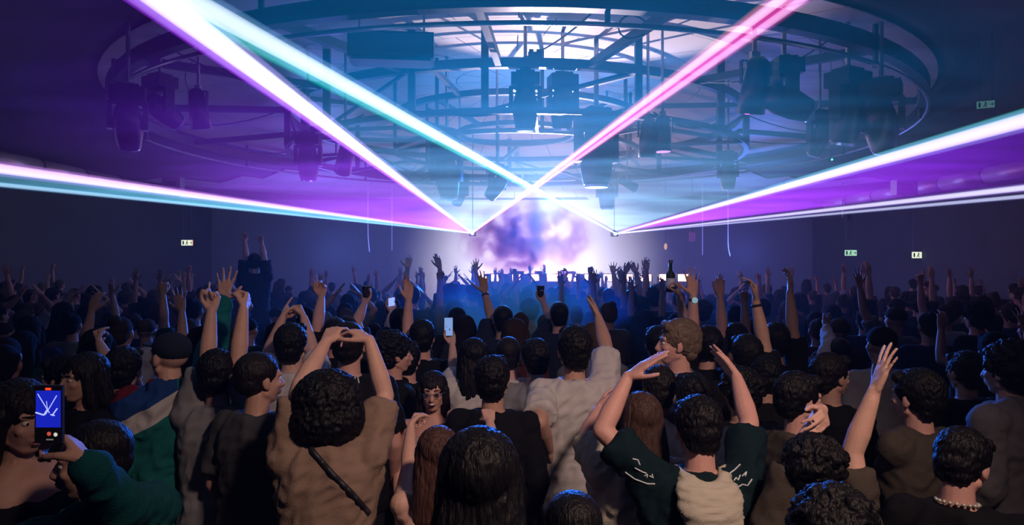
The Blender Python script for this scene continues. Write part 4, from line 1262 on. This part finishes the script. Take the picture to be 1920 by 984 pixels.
HB = person('person with dark hair between the two lifted hands of the cream hood', 1236, 688, 3.5, -.1, (0, 0, 0), cl=C_navy, style='short', hair=H_dark, skin=1)
HP = person('person with one open palm up just left of the cream hooded head', 1296, 700, 3.3, .1, (0, .2, 0), Lf=((1268, 800, 1), (1262, 780, 1), (1230, 740, 1), 'b', 'open'), cl=C_navy, style='short', hair=H_black, skin=2)
RA = person('person with dark curls and an olive tee, one bare arm thrown up with spread fingers', 1528, 818, 2.35, -.15, (0, -.1, 0), R=((1592, 792, 1), (1660, 676, 1), (1682, 620, 1), 'r', 'spread'),
            Lf=((1500, 850, 1), (1541, 768, 1), (1548, 800, -1), 'f', 'droop'), cl=C_olive, style='curly', hair=H_black, skin=0)
PG = person('person in an olive tee looking right, left of the thrown up arm', 1496, 700, 3.1, -1.1, (-.3, 0, 0), cl=C_olive, style='short', hair=H_black, skin=2, face=True)
PK = person('person with dark hair looking right, just behind the thrown up arm', 1556, 664, 3.7, -.9, (-.4, 0, 0), cl=C_blk, style='short', hair=H_dark, skin=1, face=True)
RB = person('person with thick dark hair at the bottom edge, cheek turned to the right', 1575, 914, 1.75, -1.2, (-.2, 0, 0), cl=C_blk, style='curly', hair=H_black, skin=0, face=True)
HM = person('person with clawed hand raised to the face, olive tee, right of the thrown up arm', 1722, 694, 3.0, .5, (0, 0, 0), Lf=((1735, 815, 1), (1712, 750, 1), (1697, 708, 1), 'b', 'relaxed'), cl=C_olive, style='short', hair=H_black, skin=2, face=True)
NC = person('person in black wearing a beaded neck chain at the lower right', 1795, 806, 2.35, -.6, (-.4, -.35, 0), cl=C_blk, style='short', hair=H_black, skin=2)
nk = MB()
for k_ in range(20):
    a_ = k_ / 20 * 2 * math.pi
    nk.ell((.068 * math.cos(a_), -.004 + .070 * math.sin(a_), 1.497 - .012 * math.sin(a_)), (.0075, .0075, .0075), 8, 6)
nk.obj('beaded_chain', mat('pale_beads', (.5, .5, .42), .3, .3, 0, 5, 0), NC['root'], smooth=True)
RG = person('person in a pale grey fleece at the far right edge', 1893, 640, 3.3, .5, (0, 0, 0), cl=C_jgrey, style='curly', hair=H_black, skin=1, shirt='jacket')
RD = person('person in black at the right, between the claw-handed one and the grey fleece', 1812, 660, 3.9, .2, (0, 0, 0), cl=C_blk, style='short', hair=H_dark, skin=1)
NB = person('person in a dark top with dark curly hair at the right of the cream hood', 1390, 690, 3.5, .2, (0, 0, 0), cl=C_blk, style='curly', hair=H_black, skin=1, shirt='long')
NR = person('person in a black top with short hair, left of the grey tee in profile', 1436, 668, 3.9, -.2, (0, 0, 0), cl=C_blk, style='short', hair=H_black, skin=1)
EX = [
 ('person with one slim arm up and open hand, dark top, above the lettered tee', 792, 600, 4.9, 'L', ((764, 624, 1), (766, 562, 1), (766, 522, 1), 'b', 'relaxed'), {}),
 ('person with a banded wrist and raised hand right of the blue smoke', 943, 572, 5.8, 'L', ((921, 596, 1), (909, 548, 1), (904, 508, 1), 'b', 'open'), dict(band=1)),
 ('person holding a dark cup up in the blue smoke at the centre', 1048, 565, 6.2, 'L', ((1034, 602, 1), (1018, 566, 1), (1010, 540, 1), 'b', 'grip'), dict(cup=1)),
 ('person holding a bottle high against the glow, right of centre', 1232, 612, 4.8, 'R', ((1290, 606, 1), (1272, 545, 1), (1264, 508, 1), 'l', 'grip'), dict(bottle=1)),
 ('person with a watch and wide spread fingers beside the raised bottle', 1326, 612, 4.5, 'L', ((1300, 622, 1), (1300, 548, 1), (1297, 505, 1), 'b', 'spread'), dict(watch=1)),
 ('person with a relaxed raised hand right of the watch wearer', 1378, 606, 5.2, 'L', ((1358, 600, 1), (1350, 550, 1), (1348, 518, 1), 'b', 'relaxed'), {}),
 ('person with the tallest bare forearm at the right, dark band below a bent hand', 1398, 628, 4.1, 'R', ((1430, 632, 1), (1414, 548, 1), (1408, 488, 1), 'l', 'droop'), dict(band=1)),
 ('person with straight bare forearm up, right of the tallest forearm', 1452, 606, 4.7, 'R', ((1484, 602, 1), (1481, 548, 1), (1482, 508, 1), 'l', 'relaxed'), {}),
 ('person pointing one finger up from a bare arm behind the joined hands', 630, 594, 4.8, 'L', ((596, 606, 1), (603, 556, 1), (602, 518, 1), 'b', 'point'), {}),
 ('person raising a small cup left of the bright phone screen', 650, 590, 5.2, 'R', ((668, 606, 1), (684, 568, 1), (692, 545, 1), 'b', 'grip'), dict(cup=1)),
 ('person with a thin pale sleeve raised in the dark right', 1572, 632, 4.9, 'L', ((1556, 648, 1), (1549, 615, 1), (1548, 596, 1), 'b', 'relaxed'), dict(pale=1)),
 ('person filming with a small bright phone, left of centre', 752, 578, 5.6, 'L', ((728, 620, 1), (735, 585, 1), (736, 560, 1), 'b', 'grip'), dict(phone=1)),
 ('person whose bent arm stands out over the far crowd left of the stage', 846, 532, 8.6, 'L', ((834, 512, 1), (824, 495, 1), (818, 478, 1), 'b', 'relaxed'), {}),
 ('person with a raised hand fanned out at the left edge of the glow', 775, 535, 8.6, 'L', ((762, 526, 1), (765, 500, 1), (768, 480, 1), 'b', 'open'), {}),
 ('person with both bare arms flung up, sitting high on the far left of the crowd', 478, 474, 9.2, 'B', (((462, 476, 1), (459, 452, 1), (462, 440, 1), 'b', 'relaxed'), ((493, 472, 1), (491, 456, 1), (488, 446, 1), 'b', 'relaxed')), dict(z0=.55)),
 ('person with spread hand black against the pink floods', 888, 534, 9.5, 'R', ((894, 530, 1), (892, 508, 1), (890, 488, 1), 'b', 'spread'), {}),
 ('person holding a phone sideways above the far crowd', 1052, 536, 9.8, 'R', ((1062, 530, 1), (1060, 518, 1), (1056, 508, 1), 'b', 'grip'), dict(phone2=1)),
 ('person with a hand fanned wide right of the pink floods', 1140, 540, 9.0, 'R', ((1152, 528, 1), (1150, 510, 1), (1148, 494, 1), 'b', 'spread'), {}),
 ('person with two arms arched into a ring over the far crowd', 1182, 542, 8.8, 'B', (((1172, 528, 1), (1172, 508, 1), (1180, 496, 1), 'b', 'relaxed'), ((1196, 528, 1), (1192, 508, 1), (1184, 496, 1), 'b', 'relaxed')), {}),
 ('person with a single high hand at the right edge of the glow', 1228, 536, 8.6, 'L', ((1216, 524, 1), (1212, 506, 1), (1212, 488, 1), 'b', 'relaxed'), {}),
]
M_screen = emit('phone_screen', (.25, .35, 1.0), 1.6)
def phone(p, rz, k, label, tilt=0, land=False, rich=False, scr=None):
    r = empty('phone', p, rz, label=label, cat='phone')
    r.rotation_euler = (tilt, math.radians(90) if land else 0, rz)
    MB().box((0, 0, 0), (.072 * k, .009, .150 * k)).obj('case', M_black, r)
    MB().box((0, -.0052, .002 if not rich else .014), (.064 * k, .001, (.138 if not rich else .095) * k)).obj('screen', scr or M_screen, r)
    return r
for (lb, hx, yt, d, sd, a, o_) in EX:
    kw = dict(R=a if sd == 'R' else (a[1] if sd == 'B' else None), Lf=a if sd == 'L' else (a[0] if sd == 'B' else None))
    i_ = person(lb, hx, yt, d, 0.05, (0, .1, 0), cl=C_white if o_.get('pale') else (C_blk if d < 5 else C_navy), style=random.choice(['short', 'crop', 'curly']), hair=H_black, voxel=.0085, fine=False,
                shirt='long' if o_.get('pale') else 'tee', skin=random.randint(0, 2), z0=o_.get('z0', 0), **kw)
    key = 'L' if sd in 'LB' else 'R'
    A = i_['sp']['arms'][key]
    Pw = i_['M'] @ (A['W'] + A['U'].normalized() * .10)
    if o_.get('band'): wristband(i_, key, M_cable, .008, .031)
    if o_.get('watch'):
        wristband(i_, key, M_cable, .009, .030, 'watch', 'watch with a lit face')
        q = A['W'] + (A['E'] - A['W']).normalized() * .03
        MB().cyl(q + Vector((0, -.030, 0)), q + Vector((0, -.040, 0)), .019, 14).obj('watch_face', emit('watch_glow', (.5, .8, .9), .5), i_['root'])
    if o_.get('cup'):
        c = empty('cup', Pw + Vector((0, -.02, .02)), 0, label='small dark cup held up by the person ' + ('in the blue smoke' if hx > 900 else 'left of the bright phone'), cat='cup')
        MB().tube([(0, 0, -.05), (0, 0, -.048), (0, 0, .06)], [.012, .030, .040], 14).obj('cup_wall', M_black, c, smooth=False)
        MB().tube([(.04 * math.cos(t / 12 * 6.283), .04 * math.sin(t / 12 * 6.283), .06) for t in range(12)], .002, 6, closed=True).obj('rim', M_grey, c)
    if o_.get('bottle'):
        c = empty('bottle', Pw + Vector((-.045, -.0, .04)), 0, label='bottle with a pale label held up against the stage glow', cat='bottle')
        MB().tube([(0, 0, -.10), (0, 0, -.098), (0, 0, .03), (0, 0, .06), (0, 0, .11)], [.02, .032, .032, .014, .013], 16).obj('glass_body', mat('bottle_glass', (.03, .05, .04), .1), c, smooth=True)
        MB().cyl((0, 0, .108), (0, 0, .128), .016, 12).obj('bottle_cap', M_grey, c)
        MB().cyl((0, 0, -.06), (0, 0, .0), .0328, 16).obj('paper_label', mat('bottle_label', (.7, .7, .8), .5), c)
    if o_.get('phone'): phone(Pw + Vector((0, -.03, .0)), 0, .9, 'small phone with a blue-white screen held up left of centre', tilt=.1)
    if o_.get('phone2'): phone(Pw + Vector((-.02, -.03, .0)), 0, 1.0, 'phone held sideways against the glow, purple screen', land=True, scr=emit('purple_screen', (.4, .25, 1), 1.2))
A = WH['sp']['arms']['L']; Pw = WH['M'] @ (A['W'] + A['U'].normalized() * .10)
phone(Pw + Vector((-.01, -.03, .05)), .1, .9, 'phone with a pale blue screen held beside the long dark hair', scr=emit('pale_screen', (.3, .5, 1), .8))
# the filming phone at the left, with its little interface
A = PH['sp']['arms']['R']; Wp = PH['M'] @ A['W']
pp = at(93, 776, max(1.2, Wp.y - .03))
print('PHONE', Wp, pp)
pm = phone(pp, .0, 1.0, 'phone filming the lasers, held up at the left, blue picture on its screen', rich=True, scr=emit('phone_picture', (.010, .02, .55), 1.0))
ln = MB(); kx = .064 / 52
def px2(x, y): return Vector(((x - 93) * kx * 1.08, -.0062, -(y - 766) * kx * 1.08 + .016))
for a_, b_, r_ in (((73, 738), (96, 775), .0012), ((110, 741), (88, 778), .0012), ((69, 774), (85, 779), .0020), ((85, 779), (92, 768), .0020), ((101, 780), (111, 766), .0016), ((98, 778), (106, 780), .0016), ((90, 752), (92, 768), .0008)):
    ln.cyl(px2(*a_), px2(*b_), r_, 6)
ln.obj('laser_picture', emit('phone_beams', (.45, .5, 1), 1.3), pm)
MB().box((0, -.0058, .066), (.014, .001, .006)).obj('record_mark', emit('record_red', (1, .06, .02), 1.3), pm)
MB().ell((.002, -.0055, -.050), (.0055, .001, .0055), 12, 6).obj('record_button', emit('button_red', (.9, .12, .07), .7), pm)
MB().ell((.019, -.0055, -.052), (.0052, .001, .0052), 12, 6).obj('picture_button', emit('button_white', (.9, .9, .8), .8), pm)
MB().box((.004, -.0055, -.065), (.018, .001, .003)).obj('home_bar', emit('bar_grey', (.3, .3, .25), .6), pm)

# ------------------------------------------------------------------ the packed crowd: a few poses, copied
def V(*a): return Vector(a)
POSES = {
 'both arms down': (None, None),
 'both arms straight up, fingers open': ((V(.12, .10, .95), V(.0, .05, 1), V(0, 0, 1), 'open'), (V(.10, .12, .95), V(-.05, .05, 1), V(.1, 0, 1), 'open')),
 'the right arm straight up': ((V(.10, .15, .95), V(-.05, .0, 1), V(0, 0, 1), 'relaxed'), None),
 'the left arm up, fist closed': (None, (V(.14, .2, .9), V(.05, .05, 1), V(0, 0, 1), 'fist')),
 'both hands clapping overhead': ((V(.55, .2, .75), V(-.75, .1, .75), V(-.6, 0, .8), 'flat'), (V(.55, .2, .75), V(-.75, .1, .75), V(-.6, 0, .8), 'flat')),
 'the right arm up, one finger pointing': ((V(.2, .3, .85), V(.0, .1, 1), V(0, .1, 1), 'point'), None),
 'both forearms raised at head height': ((V(.5, .5, .2), V(-.1, .2, 1), V(-.2, .2, 1), 'spread'), (V(.5, .5, .2), V(-.1, .2, 1), V(-.2, .2, 1), 'relaxed')),
 'arms bent in front of the chest': ((V(.3, .4, -.8), V(-.5, .6, .5), V(-.5, .5, .5), 'relaxed'), (V(.3, .4, -.8), V(-.5, .6, .5), V(-.5, .5, .5), 'relaxed')),
 'the left arm leaning up and out, fingers spread': (None, (V(.45, .15, .85), V(.2, .0, .95), V(.2, 0, 1), 'spread')),
}
PROTO = {}
for pn, (ra, la) in POSES.items():
    arms = {}
    for side, key, a in ((1, 'R', ra), (-1, 'L', la)):
        if a is None:
            S0 = shoulder(side, V(0, 0, 1), (0, 0))
            E = S0 + V(side * .06, -.02, -.27).normalized() * .285; Wr = E + V(-side * .02, .14, -.20).normalized() * .25
            arms[key] = dict(S=S0, E=E, W=Wr, U=Wr - E, N=V(-side, 0, 0), pose='relaxed')
        else:
            e, w_, u_, ps = a
            m_ = lambda v: V(v.x * side, v.y, v.z).normalized()
            S0 = shoulder(side, V(0, 0, 1.7) if e.z > .1 else V(0, 0, 1.2), (0, 0))
            E = S0 + m_(e) * .285; Wr = E + m_(w_) * .25
            arms[key] = dict(S=S0, E=E, W=Wr, U=m_(u_), N=V(0, 1, 0) if 'clap' not in pn else V(-side, 0, 0), pose=ps)
    sp = dict(lean=(0, 0), female=False, arms=arms, head=(0, .05, 0))
    mb, H = body_prims(sp)
    body = remesh(mb, 'crowd_body', .0095, 2, fac=.4, deci=.6)
    kind = 'long' if pn in ('arms bent in front of the chest',) else 'tee'
    sh = remesh(shirt_prims(sp, kind), 'crowd_top', .02, 2, (.008, 9, (1, 1, .7)))
    PROTO[pn] = (body, sh, H)
random.seed(11)
pts = list(POSITIONS)
crowd = []
def free(x, y, md):
    for (a, b) in pts:
        if (a - x) ** 2 + (b - y) ** 2 < md * md: return False
    return True
Y = 4.35
rows = []
while Y < 16.9:
    sp_ = .70 if Y < 8 else (.80 if Y < 12 else .98)
    half = min(.77 * Y + .3, 12.2)
    x = -half + random.uniform(0, sp_)
    while x < half:
        xx = x + random.uniform(-.12, .12); yy = Y + random.uniform(-.16, .16)
        if free(xx, yy, .50 if yy < 8 else .55):
            pts.append((xx, yy)); crowd.append((xx, yy))
        x += sp_
    Y += sp_ * .98
# a few more on the dark sides close to the camera
for (x, y) in [(-2.35, 3.3), (-2.9, 3.9), (-2.1, 2.6), (2.75, 3.6), (1.45, 3.95), (-1.75, 3.2), (2.3, 2.45), (.55, 4.6), (.1, 4.9), (-1.2, 4.6), (1.0, 4.55), (-.5, 5.0), (3.2, 4.2), (2.4, 4.6)]:
    if free(x, y, .42):
        pts.append((x, y)); crowd.append((x, y))
mx_n = 298 - len(POSITIONS)
while len(crowd) > mx_n:
    far = [c for c in crowd if c[1] > 11 and abs(c[0]) > 4.5]
    crowd.remove(random.choice(far if far else crowd))
pose_names = list(POSES)
SHORT = dict(zip(POSES, ('arms down', 'both arms straight up', 'right arm straight up', 'left fist up', 'hands clapping overhead', 'right finger pointing up', 'forearms raised', 'arms bent at chest', 'left arm leaning out')))
MADE = []
for (x, y) in crowd:
    u = random.random()
    px = 960 + x / y * FP
    mid = 640 < px < 1340
    if y > 7.5: up = .55 if mid else .36
    elif y > 5.0: up = .16
    else: up = 0
    if u < up: pn = random.choice(pose_names[1:7] + [pose_names[8]])
    else: pn = random.choice([pose_names[0], pose_names[0], pose_names[7]])
    st = random.choice(['short', 'short', 'crop', 'curly', 'fade', 'long', 'cap', 'bun', 'straight'])
    side = 'left' if px < 640 else ('middle' if mid else 'right')
    depth = 'near rows' if y < 7 else ('middle rows' if y < 11 else 'far rows')
    hl = {'short': 'short hair', 'crop': 'cropped hair', 'curly': 'curly hair', 'fade': 'faded hair', 'long': 'long hair', 'cap': 'cap', 'bun': 'hair bun', 'straight': 'straight hair'}[st]
    tn, tm = random.choice(TOPS[:4] + TOPS)
    r = empty('person', (x, y, 0), random.uniform(-.35, .35), label='person with %s and %s top, %s, %s side, %s' % (hl, tn, SHORT[pn], side, depth), cat='person', group='packed crowd facing the stage')
    MADE.append(r)
    k = random.uniform(.925, 1.035)
    r.scale = (k, k, k)
    body, sh, H = PROTO[pn]
    link_mesh('body', body, SKIN_CROWD, r)
    o = link_mesh('top', sh, None, r)
    if not o.data.materials: o.data.materials.append(tm)
    o.material_slots[0].link = 'OBJECT'; o.material_slots[0].material = tm
    o = link_mesh('cap' if st == 'cap' else 'hair', hair_mesh(st), None, r)
    if not o.data.materials: o.data.materials.append(M_chair_)
    o.material_slots[0].link = 'OBJECT'; o.material_slots[0].material = M_chair_
    o.matrix_local = H
    link_mesh('trousers', TROUSERS, None, r)
    link_mesh('shoes', SHOES, None, r)
by = {}
for r in MADE: by.setdefault(r['label'], []).append(r)
for l_, rs in by.items():
    if len(rs) == 2:
        rs.sort(key=lambda o: o.location.y)
        for r_, wd in zip(rs, ('nearer', 'farther')):
            r_['label'] = l_.replace(' rows', ' rows, ' + wd + ' one') if len(l_.split()) <= 14 else l_.replace(' side,', ',').replace(' rows', ' rows, ' + wd)
print('CROWD', len(crowd), 'heroes', len(POSITIONS))
for l_ in LOG: print('   ', l_)
